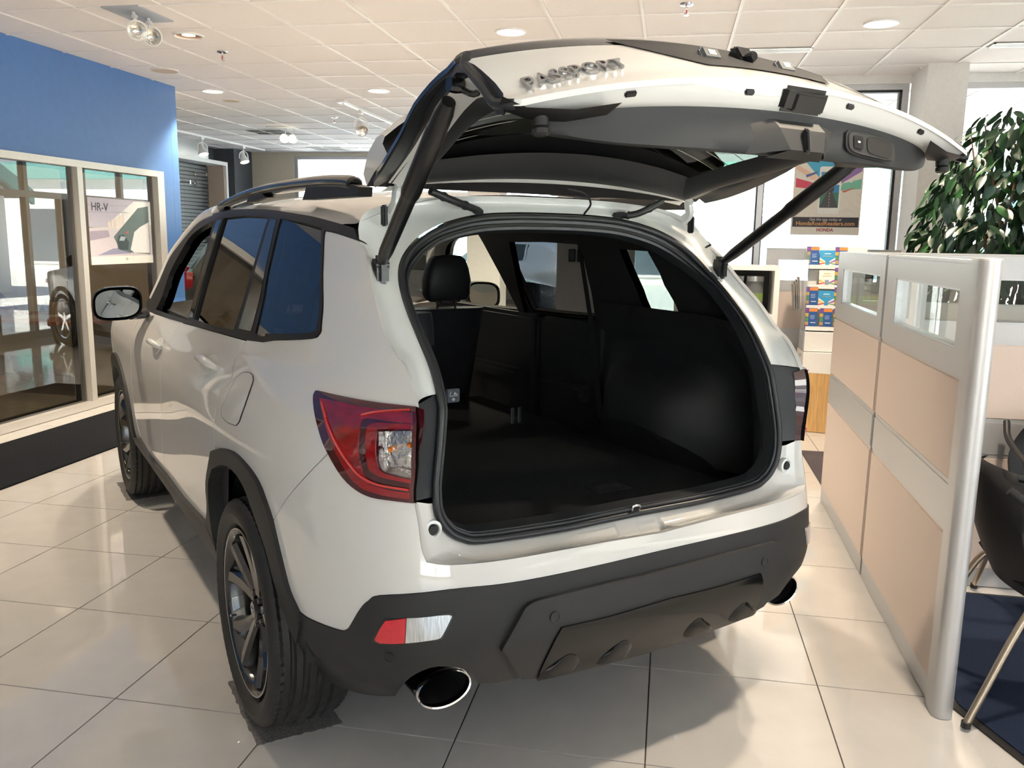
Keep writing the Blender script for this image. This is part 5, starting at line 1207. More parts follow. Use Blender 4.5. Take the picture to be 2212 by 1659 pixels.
# parametrise top part by height on the side, by x along the header
q = MB(); rows = strip(A, B, 8, push=(0, .022, 0)); q.grid(rows); q2 = MB(); q2.grid([[MX(p) for p in r] for r in rows], flip=True)
q.add(q2.V, q2.F); HF = q.build('hatch_frame', PAINT_IN, CAR, angle=50)
# dark lamp plates between seal and lamp
pl_in = [tuple(p) for p in sealc if .905 < p[2] <= 1.175]
lampin = [S(u, z)+Sn(u, z)*.0 for u, z in uvs(lamp_in)]
A = resamp(pl_in, 14); B = resamp([tuple(p) for p in lampin], 14)
PLATE = mat('grey_lamp_plate', (.022, .025, .030), .42, noise=.06, scale=200)
for s_ in (-1, 1):
    q = MB(); rows = [[(p if s_ < 0 else MX(p)) for p in r] for r in strip(A, [tuple(np.array(b)+np.array([0.0, .012, 0])) for b in B], 4)]; q.grid(rows); pl = q.build('lamp_plate', PLATE, CAR, angle=50)
    q = MB(); rows = [[(p if s_ < 0 else MX(p)) for p in r] for r in strip([tuple(np.array(b)+np.array([.002, .012, 0])) for b in B], [tuple(np.array(b)-np.array([.001, .012, 0])) for b in B], 2)]; q.grid(rows); q.build('lamp_side_wall', MATTEB, CAR, angle=50)
    for (x, y, z) in ((-.660, -.700, 1.109), (-.672, -.728, .961)):
        q = MB().lathe([(.019, .004), (.019, -.004), (.015, -.006), (.013, .004), (.0005, .004)], (x*-s_, y, z), 'y', 24); b = q.build('bolt_cup', MATTEB, pl)
        q = MB().lathe([(.0005, -.006), (.006, -.006), (.007, .004)], (x*-s_, y, z), 'y', 12); q.build('bolt', PLASTIC, pl)
# lower painted sill and flanks
lowin = [tuple(p) for p in sealc if p[2] <= .91 or (abs(p[0]) < .55 and p[2] < .9)]
lipc = [S(u, z) for u, z in uvs(bump_top)]+[S(u, z) for u, z in uvs(bump_lip)][1:]+[S(np.array(1.999), zc_of((1395, 1158)))]
lip = resamp([tuple(p) for p in lipc], 130); A = resamp(lowin, 130)
mid = []
for a, b in zip(A, lip):
    a = np.array(a); b = np.array(b); side = min(1, max(0, (abs(a[0])-.50)/.14)); m_ = a*.72+b*.28+np.array([0, -.004, -.030*(1-side)]); mid.append(tuple(m_))
mid2 = [tuple(np.array(a)*.22+np.array(b)*.78+np.array([0, .006, -.014*(1-min(1, max(0, (abs(a[0])-.50)/.14)))])) for a, b in zip(A, lip)]
def dent(P, d):   # finger recess pressed into the ledge near the centre
    return [(p[0], p[1], p[2]-d*(1 if abs(p[0]) < .078 else max(0, 1-(abs(p[0])-.078)/.010))) if p[2] < .80 else p for p in P]
mid = dent(mid, .016); mid2 = dent(mid2, .040); lip = dent(lip, .026)
rows = [A]+[[tuple(np.array(a)*(1-f)+np.array(b)*f) for a, b in zip(A, mid)] for f in (.35, .7, 1)]+[[tuple(np.array(a)*(1-f)+np.array(b)*f) for a, b in zip(mid, mid2)] for f in (.15, .5, .9, 1)]+[lip]
q = MB(); q.grid(rows); q2 = MB(); q2.grid([[MX(p) for p in r] for r in rows], flip=True); q.add(q2.V, q2.F); sill = q.build('painted_sill', PAINT, CAR, angle=60)
# rubber stops
for s_ in (-1, 1):
    q = MB().lathe([(.026, .008), (.025, -.004), (.018, -.006), (.016, .001), (.0005, .002)], (s_*.657, -.757, .835), 'y', 28); so_ = q.build('stop_socket', PAINT_IN, CAR)
    MB().lathe([(.0005, -.008), (.012, -.008), (.0145, -.005), (.0145, .004)], (s_*.657, -.757, .835), 'y', 24).build('rubber_stop', RUBBER, so_)
# weather seal
full = [np.array(p) for p in sealc]+[np.array(MX(p)) for p in sealc[::-1]][1:-1]
def inset(P, d, dy):
    c = np.array([0, 0, 1.2]); o = []
    for i in range(len(P)):
        t = P[(i+1) % len(P)]-P[i-1]; n = np.array([-t[2], 0, t[0]]); kk = 1+.8*min(1, max(0, (P[i][2]-1.40)/.15)); n /= np.linalg.norm(n)
        if n @ (c-P[i]) < 0: n = -n
        o.append(P[i]+n*d*kk+np.array([0, dy, 0]))
    return o
q = MB(); q.tube(inset(full, .008, -.006), .0100, 10, closed=True); q.tube(inset(full, .022, -.001), .0055, 8, closed=True); q.build('weather_seal', SEAL, CAR)
q = MB(); a_, b_, c_ = inset(full, .012, .004), inset(full, .030, .006), inset(full, .036, .05); n_ = len(full)
q.grid([[tuple(p) for p in r+[r[0]]] for r in (a_, b_, c_)]); q.build('opening_trim', SEAL, CAR, angle=50)
# ---------------------------------------------------------------- interior
zf = .735
q = MB(); q.box((-.60, -.70, zf-.03), (.60, .35, zf), bev=.006); q.build('cargo_floor', FABRIC, CAR)
q = MB(); q.box((-.04, .36, zf-.03), (.66, 1.35, zf-.012), bev=.006); q.box((-.64, .9, .30), (.64, 2.6, .34)); q.build('folded_seat_floor', FABRIC, CAR)
q = MB(); P = [(-.56, -.675, .772), (-.56, -.70, .778), (-.56, -.735, .770), (-.56, -.745, .745), (-.56, -.67, .74)]
q.prism(P, (1.12, 0, 0)); q.build('sill_plate', PLASTIC, CAR)
q = MB()
for k in range(13):
    if 5 <= k <= 7: continue
    q.box((-.50+k*.083, -.715, .777), (-.47+k*.083, -.712, .7795))
q.build('sill_slots', GASKET, CAR, smooth=False)
q = MB(); q.grid([[(-.105, -.70, .779), (.105, -.70, .779)], [(-.10, -.745, .772), (.10, -.745, .772)], [(-.055, -.752, .752), (.055, -.752, .752)]]); q.tube([(-.014, -.757, .765), (-.014, -.772, .79), (.014, -.772, .79), (.014, -.757, .765)], .004, 8); st_ = q.build('striker_recess', PLASTIC, CAR)
MB().tube(smooth_path([(-.013, -.752, .774), (-.013, -.770, .784), (-.012, -.772, .80), (.012, -.772, .80), (.013, -.770, .784), (.013, -.752, .774)], 3), .0045, 8).build('striker', CHROME, st_)
hc = plane_z((1313, 1053), zf+.002)
q = MB(); q.obox((hc[0], hc[1], zf+.002), (1, 0, 0), (0, 1, 0), (0, 0, 1), (.07, .045, .0025), bev=.002); fh_ = q.build('floor_handle', PLASTIC, CAR)
MB().obox((hc[0], hc[1]+.004, zf+.0055), (1, 0, 0), (0, 1, 0), (0, 0, 1), (.052, .015, .0015), bev=.001).build('handle_flap', GASKET, fh_)
# side trims: body-following liner from floor to belt, with wheel-house bulge
for s_ in (-1, 1):
    rows = []
    for z in np.linspace(.70, 1.30, 13):
        r = []
        ys0 = float(hermite([.70, .80, .95, 1.15, 1.25, 1.35], [-.735, -.735, -.725, -.69, -.62, -.50])(z))+.03
        for y in np.linspace(ys0, .42, 24):
            hx = min(float(fW(min(z, 1.28))), 9)*float((1-(max(0, 1-y)/float(fL(z)))**float(fp(z)))**(1/float(fp(z)))) if (1-y)/float(fL(z)) < 1 else .6
            x = min(hx-.10, .80); bulge = .20*math.exp(-((y-.02)/.30)**4)*(1/(1+math.exp((z-1.04)/.035)))
            nr = min(1, max(0, (y-ys0)/.22)); nr = nr*nr*(3-2*nr); x = .605+(max(.58, x-bulge)-.605)*nr; r.append((s_*min(.80, x), y, z))
        rows.append(r)
    q = MB(); q.grid(rows); q.build('cargo_side_trim', PLASTIC, CAR, angle=50)
# upper trims round the quarter windows and door openings, digitised on the far inner wall
qh = [on_inner(p) for p in [(1340, 528), (1370, 530), (1401, 532), (1420, 566), (1428, 580), (1437, 604), (1452, 630), (1462, 648), (1476, 681), (1440, 680), (1412, 679), (1399, 670), (1386, 642), (1362, 584)]]
rh_ = [on_inner(p) for p in [(1100, 514), (1175, 513), (1248, 518), (1262, 545), (1276, 610), (1287, 682), (1210, 678), (1135, 672), (1116, 596)]]
fh_w = [on_inner(p) for p in [(990, 512), (1040, 511), (1052, 560), (1058, 620), (1055, 690), (1010, 690), (955, 650)]]
ut = [(-.9, 1.19), (-.55, 1.66), (.2, 1.66), (.72, 1.62)]+[(u-.05, z) for u, z in uvs(D_edge)[1:] if z > 1.22]+[(1.0, 1.20)]
V, N, F = pm(ut, [qh, rh_, W_F], off=-.055, thick=-.035, g=.05); both('upper_side_trim', (V, N, F), PLASTIC, CAR)
# roof lining, pillar trims
rows = []
for E_ in edge:
    if E_[1] < -.29: continue
    xe = -E_[0]-.07; zc = float(fzc(E_[1]))-.055; rows.append([(xe*s_, E_[1], E_[2]-.045+(zc-E_[2]+.045)*(1-abs(s_)**3.0)) for s_ in np.sin(np.linspace(-PI/2, PI/2, 19))])
q = MB(); q.grid(rows); q.build('headliner', PLASTIC, CAR, angle=60)
def resamp2(P, n): return [(p[0], p[1]) for p in resamp([(a, b, 0) for a, b in P], n)]
for s_ in (-1, 1):   # inner door cards
    for y0, y1 in ((.42, .95), (1.0, 2.1)):
        q = MB(); q.box((s_*.78, y0, .35), (s_*.84, y1, 1.19), bev=.02); q.box((s_*.72, y0+.08, .82), (s_*.80, y1-.08, .90), bev=.02); q.build('door_card', PLASTIC, CAR)
    # belt and buckle by the right pillar
q = MB(); q.grid([[(.70, .50, 1.55), (.70, .53, 1.55)], [(.66, .34, 1.22), (.66, .375, 1.22)], [(.64, .22, .80), (.64, .255, .80)]]); q.build('seat_belt', FABRIC, CAR)
q = MB(); q.box((.42, .62, zf-.005), (.438, .63, zf+.07), bev=.003); q.box((.458, .62, zf-.005), (.476, .63, zf+.07), bev=.003); q.build('child_seat_anchor', STEEL, CAR)
# rear seat, left portion upright; front seats
def cushion(name, x0, x1, prof, th, material, parent, bev=.03):
    """padded slab swept in x along a (y,z) profile"""
    q = MB(); n = len(prof); rows = []
    for f in (0, .04, .15, .5, .85, .96, 1):
        x = x0+(x1-x0)*f; e = 1-.85*(abs(f-.5)*2)**10; ring_ = []
        for i, (y, z) in enumerate(prof): ring_.append((x, y-th*.5*e, z))
        for i, (y, z) in enumerate(prof[::-1]): ring_.append((x, y+th*.5*e, z))
        rows.append(ring_+[ring_[0]])
    q.grid(rows)
    k = 2*n
    for off in (0, 6*(k+1)): q.F.append(tuple(off+i for i in range(k))); q.MI.append(0)
    return q.build(name, material, parent, angle=45)
rs = cushion('rear_seat_back', -.62, -.085, [(.40, zf+.02), (.43, .92), (.475, 1.13), (.49, 1.17)], .13, FABRIC, CAR)
cushion('seat_pad', -.56, -.07, [(.432, 1.145), (.437, 1.20), (.45, 1.255), (.46, 1.275)], .12, LEATHER, rs)
def headrest(cx_, cy_, z0, name, par, sc=1.0):
    q = MB(); rows = []
    for z, hw, dp in ((0, .02, .01), (.004, .108, .034), (.03, .126, .048), (.10, .126, .056), (.16, .112, .052), (.205, .094, .042), (.222, .074, .026), (.228, .02, .006)):
        rows.append([(cx_+hw*sc*math.copysign(abs(math.cos(t))**.5, math.cos(t)), cy_-.03*z+dp*math.copysign(abs(math.sin(t))**.6, math.sin(t)), z0+z) for t in np.linspace(0, 2*PI, 33)])
    q.grid(rows)
    for dx in (-.05, .05): q.tube([(cx_+dx, cy_, z0-.06), (cx_+dx, cy_, z0+.02)], .006, 8)
    return q.build(name, LEATHER, par, angle=50)
hr = headrest(-.375, .445, 1.275, 'rear_headrest', rs)
lb = plane_y((977, 854), .335); q = MB(); q.box((lb[0]-.030, .325, lb[2]-.028), (lb[0]+.030, .333, lb[2]+.028), bev=.004); lev = q.build('seat_release_label', mat('label_grey', (.06, .07, .09), .4, noise=.05), rs)
q = MB(); WI = flat('label_ink', (.55, .58, .62)); y = .3235
def tri(pts): q.prism([(lb[0]+a, y, lb[2]+b) for a, b in pts], (0, .001, 0))
tri([(-.004, -.008), (.004, -.008), (.004, -.014), (.009, -.014), (0, -.022), (-.009, -.014), (-.004, -.014)]); tri([(-.018, .004), (-.012, .018), (-.009, .018), (-.014, .004)]); tri([(.0, .004), (.004, .016), (.020, .004)]); tri([(-.018, -.002), (.02, -.002), (.02, .001), (-.018, .001)])
q.build('seat_symbol', WI, rs, smooth=False)
cushion('rear_seat_squab', -.62, -.13, [(.50, .60), (.62, .66), (.95, .68)], .12, LEATHER, CAR)
for x0, x1 in ((-.60, -.14), (.14, .60)):
    fsb = cushion('front_seat_back', x0, x1, [(1.40, .62), (1.30, .95), (1.22, 1.22)], .13, LEATHER, CAR)
    headrest((x0+x1)/2, 1.18, 1.26, 'front_headrest', fsb)
    cushion('front_seat_base', x0, x1, [(1.40, .50), (1.60, .55), (1.92, .56)], .14, LEATHER, CAR)
q = MB(); q.box((-.80, 2.15, .80), (.80, 2.55, 1.10), bev=.06); q.build('dashboard', PLASTIC, CAR)
MB().lathe([(.165, -.012), (.178, 0), (.165, .012), (.152, 0), (.165, -.012)], (-.38, 2.02, 1.02), 'y', 40).build('steering_wheel', LEATHER, CAR)
MB().box((-.10, 1.95, 1.50), (.10, 1.975, 1.56), bev=.012).build('rear_view_mirror', GLOSSB, CAR)
q = MB(); q.box((-.72, -.68, .58), (.72, 2.2, .62)); q.build('underbody', MATTEB, CAR, smooth=False)
# ================================================================== TAILGATE (raised)
def G(x, s, n): return (x, -.29-.993*s+.117*n, 1.69+.117*s+.993*n)
GN = np.array([0, .117, .993]); GO = np.array([0, -.29, 1.69]); GS = np.array([0, -.993, .117])
def on_gate(px, n):
    d = ray(px); t = ((GO+GN*n-HC) @ GN)/(d @ GN); P = HC+d*t; return np.array([P[0], (P-GO) @ GS, n])
gw = hermite([0, .09, .14, .37, .50, .64, .69, .80, .90, .965, 1.03], [.60, .655, .665, .695, .705, .700, .715, .735, .745, .747, .70])
gnc = hermite([0, .06, .16, .4, .62, .70, .735, .80, .92, 1.015], [.10, .20, .185, .235, .265, .275, .270, .232, .160, .107])
gne = hermite([0, .09, .14, .37, .50, .64, .70, .78, .90, .963, 1.02], [.02, .03, .035, .085, .135, .165, .165, .145, .075, .028, .02])
def outer(f, s):
    """outer skin: f in -1..1 across; the rows bend towards the hinge at the sides of the lower lip"""
    w_ = float(gw(s)); s2 = s
    if s > .70: s2 = s-(.055*(s-.70)/.315)*abs(f)**2.2*(1.0)+.02*0
    if .66 < s < .80: s2 = s2+.05*abs(f)**2*(1-abs(s-.73)/.07 if abs(s-.73) < .07 else 0)
    n = float(gnc(s))-(float(gnc(s))-float(gne(s)))*abs(f)**2.1
    return G(w_*f, s2, n)
fs = np.sin(np.linspace(-PI/2, PI/2, 41))
def wk_(s): return .50-.23*(s-.757)/.168
def gate_part(name, s0, s1, k, material, parent, th=.012, fsel=None, cut=False):
    ff = fs if fsel is None else fsel; dead = set(); ss = np.linspace(s0, s1, k); Cn = len(ff); R = k
    if cut:
        for i in range(R-1):
            sm = (ss[i]+ss[i+1])/2
            for j in range(Cn-1):
                if .757 < sm < .925 and abs((ff[j]+ff[j+1])/2)*float(gw(sm)) < wk_(sm): dead.add((i, j))
    rows = [[outer(f, s) for f in ff] for s in ss]
    q = MB(); q.grid(rows); V0 = len(q.V); rows2 = [[tuple(np.array(p)-GN*th) for p in r] for r in rows]; q.grid(rows2, flip=True)
    if dead:
        per = (R-1)*(Cn-1); q.F = [f for n_, f in enumerate(q.F) if ((n_ % per)//(Cn-1), (n_ % per) % (Cn-1)) not in dead]
    for i in range(R-1):
        for j in (0, Cn-1): a = i*Cn+j; b = a+Cn; q.F.append((a, b, b+V0, a+V0))
    for j in range(Cn-1):
        for i in (0, R-1): a = i*Cn+j; b = a+1; q.F.append((a, b, b+V0, a+V0))
    q.MI = [0]*len(q.F)
    return q.build(name, material, parent, angle=40)
GATE = gate_part('tailgate', .794, 1.015, 13, PAINT, CAR)
GATE['label'] = 'raised white tailgate with dark inner trim'
rows = []   # roof spoiler: closed wing section swept across the gate
for f in np.linspace(-1, 1, 33):
    k = 1-abs(f)**3; x = .635*f; b0 = .012
    r = [(.0, b0+.01), (-.02, .06+.03*k), (.02, .11+.15*k), (.09, .140+.19*k), (.135, .140+.19*k), (.148, .13+.175*k), (.13, .115+.14*k), (.16, .08+.10*k), (.06, .05+.05*k), (.0, b0+.01)]
    rows.append([G(x, s, n) for s, n in r])
q = MB(); q.grid(rows)
for i in (0, 32): q.F.append(tuple(i*10+j for j in range(9))); q.MI.append(0)
q.MI = [(1 if (i < 288 and i % 9 >= 5) else 0) for i in range(len(q.F))]
q.build('spoiler', [PAINT, MATTEB], GATE, angle=40)
GLB = mat('gate_gloss_black', (.010, .011, .015), .10, 0, .8, noise=.05)
ge = np.array([-1, -.97, -.94, -.90, -.86]); gate_part('glass_border', .152, .695, 14, GLB, GATE, fsel=ge); gate_part('glass_border', .152, .695, 14, GLB, GATE, fsel=-ge[::-1])
gate_part('rear_glass', .152, .695, 18, REARGLASS, GATE, th=.004, fsel=np.linspace(-.86, .86, 31))
gate_part('crease_garnish', .697, .792, 8, GLB, GATE, th=.02)
# number-plate recess, drawn as a flat black patch on the skin, with lamps and camera
rec = MB(); ff = np.linspace(-.48, .48, 25); rows = []
for k, s in enumerate(np.linspace(.770, .925, 9)):
    wk = .52-.24*k/8; rows.append([tuple(np.array(outer(f*wk/.5, s))+GN*.0035) for f in ff])
rec.grid(rows); RECM = mat('recess_charcoal', (.016, .0165, .018), .5, noise=.06, scale=300); rc = rec.build('plate_recess', RECM, GATE, angle=60)
def gate_pt(x, s): 
    w_ = float(gw(s)); f = max(-1, min(1, x/w_)); sp = s+(.055*(s-.70)/.315*abs(f)**2.2 if s > .70 else 0); w_ = float(gw(sp)); return np.array(outer(max(-1, min(1, x/w_)), sp))
for x in (-.125, .125):
    c = gate_pt(x, .85)+GN*.004; N_ = np.array([0, -.80, .60]); T_ = np.array([0, .60, .80])
    q = MB(); q.obox(c, (1, 0, 0), tuple(T_), tuple(N_), (.030, .020, .010), bev=.007); o = q.build('plate_lamp', mat('smoked_lamp_lens', (.14, .145, .15), .15, 0, .8, noise=.1), rc)
    q = MB(); q.obox(c+N_*.0105, (1, 0, 0), tuple(T_), tuple(N_), (.011, .007, .001)); q.build('lamp_chip', flat('pale_chip', (.55, .52, .42)), rc, smooth=False)
c = gate_pt(0, .83)+GN*.006; q = MB(); q.obox(c, (1, 0, 0), (0, .60, .80), (0, -.80, .60), (.026, .022, .016), bev=.006); q.lathe([(.0005, -.030), (.010, -.030), (.013, -.025), (.013, 0)], tuple(c+np.array([.006, -.006, -.002])), 'y', 16); q.build('camera', GLOSSB, rc)
# lettering on the lower skin
word = 'PASSPORT'; pxs = [(1141, 181), (1178, 175.5), (1209, 170), (1241, 164.5), (1272, 159), (1304, 153.5), (1330, 149), (1347, 146.5)]
def skin_hit(px):
    d = ray(px); best = None
    for s in np.linspace(.76, 1.01, 120):
        for f in (0,):
            pass
    # walk along the ray and compare with the skin height
    ts = np.linspace(1.0, 4.5, 1500); P = HC+ts[:, None]*d; L = (P-GO); s = L @ GS; n = L @ GN; x = P[:, 0]
    above = False
    for i in range(len(ts)):
        if .70 < s[i] < 1.02 and abs(x[i]) < .75:
            w_ = float(gw(s[i])); f = max(-1, min(1, x[i]/w_)); sp = s[i]+(.055*(s[i]-.70)/.315*abs(f)**2.2 if s[i] > .70 else 0); ns = float(gnc(sp))-(float(gnc(sp))-float(gne(sp)))*abs(f)**2.1
            if n[i] > ns: above = True
            elif above: return P[i]
    return P[600]
a_, b_ = skin_hit((1128, 184)), skin_hit((1355, 146))
X_ = b_-a_; L_ = np.linalg.norm(X_); X_ /= L_
cpt = (a_+b_)/2; s0 = float((cpt-GO) @ GS)
e1 = gate_pt(cpt[0], s0+.02)-gate_pt(cpt[0], s0-.02); Yd = -(e1)/np.linalg.norm(e1)
Nn = np.cross(X_, Yd); Nn = Nn if Nn[2] < 0 or True else -Nn
BADGE = mat('badge_chrome', (.46, .46, .47), .12, 1.0, noise=.05)
lt = text_obj('lettering', word, .060, BADGE, cpt-np.cross(X_, Yd)*0+np.cross(X_, Yd)*.004, X_, Yd, GATE, .003, bold=.0004)
bb = [v.co.copy() for v in lt.data.vertices]; pr = np.array([(np.array(v)-cpt) @ X_ for v in bb]); sc = L_/(pr.max()-pr.min())
Zt = np.cross(X_, Yd)
for v in lt.data.vertices:
    dlt = np.array(v.co)-cpt; a = dlt @ X_; b = dlt @ Yd; c2 = dlt @ Zt; p = cpt+X_*a*sc+Yd*b
    gp = gate_pt(p[0], float((p-GO) @ GS)); base = gp+Zt*.0005
    v.co = Vector(tuple(base+Zt*(c2)))
lt.data.set_sharp_from_angle(angle=.5)
# inner painted flange under the lip, with dark slips added where its holes are
def lip_pt(f): return np.array(outer(f, 1.015))
fsl = np.linspace(-1, 1, 61)
lip = [lip_pt(f) for f in fsl]
def trimtop(x): return np.array(G(x, .986-.10*(x/.62)**2*.5-.05*(abs(x)/.66)**6, .052-.098*x*x))
inner_l = [trimtop(np.clip(p[0], -.66, .66)*.97) for p in lip]
rows = []
for f in (0, .06, .3, .6, .85, 1):
    rows.append([tuple(a*(1-f)+b*f+GN*(-.012*math.sin(min(1, f*1.0)*PI))) for a, b in zip(lip, inner_l)])
q = MB(); q.grid(rows); FLG = q.build('gate_flange', PAINT_IN if False else PAINT, GATE, angle=50)
for x in (-.482, -.172, .172, .482):
    px = pm; i = int(np.argmin([abs(p[0]-x) for p in lip])); a, b = lip[i], inner_l[i]; c = a*.72+b*.28-GN*.010; v = (b-a)/np.linalg.norm(b-a); t_ = (lip[i+1]-lip[i-1]); t_ /= np.linalg.norm(t_); nrm = np.cross(t_, v)
    q = MB(); q.obox(c, tuple(t_), tuple(v), tuple(nrm), (.014, .0065, .004), bev=.003); q.build('hole_slip', GASKET, GATE)
# release switch housing on the centre line
q = MB(); i = 30; a, b = lip[i], inner_l[i]; v = (b-a)/np.linalg.norm(b-a)
q.obox(a*.62+b*.38-GN*.010+np.array([.004, 0, 0]), (1, 0, 0), tuple(v), tuple(np.cross([1, 0, 0], v)), (.072, .028, .010), bev=.009); q.obox(a*.66+b*.34-GN*.016+np.array([.016, 0, 0]), (1, 0, 0), tuple(v), tuple(np.cross([1, 0, 0], v)), (.050, .020, .012), bev=.004); q.build('release_switch', GLOSSB, GATE)
# inner trim box
TR = []
xs_ = np.linspace(-.62, .62, 41)
for k, (ds, dn) in enumerate(((0, 0), (-.002, .10), (-.005, .65), (-.010, .95), (-.018, 1.0), (-.05, .84), (-.10, .48), (-.20, -.10), (-.29, -.75))):
    r = []
    for x in xs_:
        e = (abs(x)/.62)**8; b = trimtop(x); tot = float((b-GO) @ GN)+.043+.004*x*x; p = b+GS*ds-GN*(dn*tot*(1-.5*e))
        r.append(tuple(p))
    TR.append(r)
q = MB(); q.grid(TR); ITR = q.build('inner_trim', GATETRIM, GATE, angle=50)
q = MB()   # latch nose: tapered block around the latch
def tp(x, ds, dn): b = trimtop(x); return tuple(b+GS*ds+GN*dn)
f_ = [[tp(-.075, .002, -.018), tp(.075, .002, -.018)], [tp(-.075, .020, -.040), tp(.075, .020, -.040)], [tp(-.048, .026, -.088), tp(.060, .026, -.088)], [tp(-.09, -.01, -.100), tp(.09, -.01, -.100)]]
q.grid(f_); q.grid([[tp(-.14, -.004, -.030), tp(-.075, .002, -.018)], [tp(-.13, -.006, -.06), tp(-.075, .020, -.040)], [tp(-.15, -.012, -.095), tp(-.048, .026, -.088)]]); q.grid([[tp(.14, -.004, -.03), tp(.075, .002, -.018)], [tp(.12, -.006, -.06), tp(.075, .020, -.040)], [tp(.11, -.012, -.095), tp(.060, .026, -.088)]], flip=True)
q.build('latch_housing', GATETRIM, GATE, angle=20)
q = MB(); q.obox(np.array(tp(.004, .0255, -.066)), (1, 0, 0), tuple(GS), tuple(GN), (.011, .004, .028), bev=.004); q.tube([tp(.004, .030, -.045), tp(.004, .032, -.085)], .004, 8); q.build('latch', GLOSSB, GATE)
# grip recess and close button to the right of the latch
def face(x, dn, out_=0.0): b = trimtop(x); return b+GS*(-.004+out_)+GN*dn
def face_panel(name, x0, x1, d0, d1, mt, out_, th=.004, rnd_=4.0, n=36):
    cx_, cd = (x0+x1)/2, (d0+d1)/2; P = []
    for t in np.linspace(0, 2*PI, n+1)[:-1]:
        ct, s_t = math.cos(t), math.sin(t); P.append(face(cx_+(x1-x0)/2*math.copysign(abs(ct)**(2/rnd_), ct), cd+(d1-d0)/2*math.copysign(abs(s_t)**(2/rnd_), s_t), out_))
    q = MB(); q.prism(P, tuple(-GS*th)); return q.build(name, mt, GATE, smooth=False)
face_panel('grip_bezel', .175, .385, -.075, -.012, GATETRIM, .007)
face_panel('grip_rim', .180, .380, -.072, -.015, MATTEB, .0085, .003)
face_panel('grip_plate', .183, .377, -.070, -.017, GATETRIM, .0095, .003)
face_panel('grip_pocket', .255, .368, -.064, -.022, mat('deep_black', (.003, .003, .003), .7, noise=.1), .0105, .002)
face_panel('close_button', .200, .238, -.058, -.028, MATTEB, .0115, .003, 6)
face_panel('button_symbol', .214, .225, -.045, -.040, flat('symbol_white', (.45, .46, .48)), .0125, .002, 3, 10)
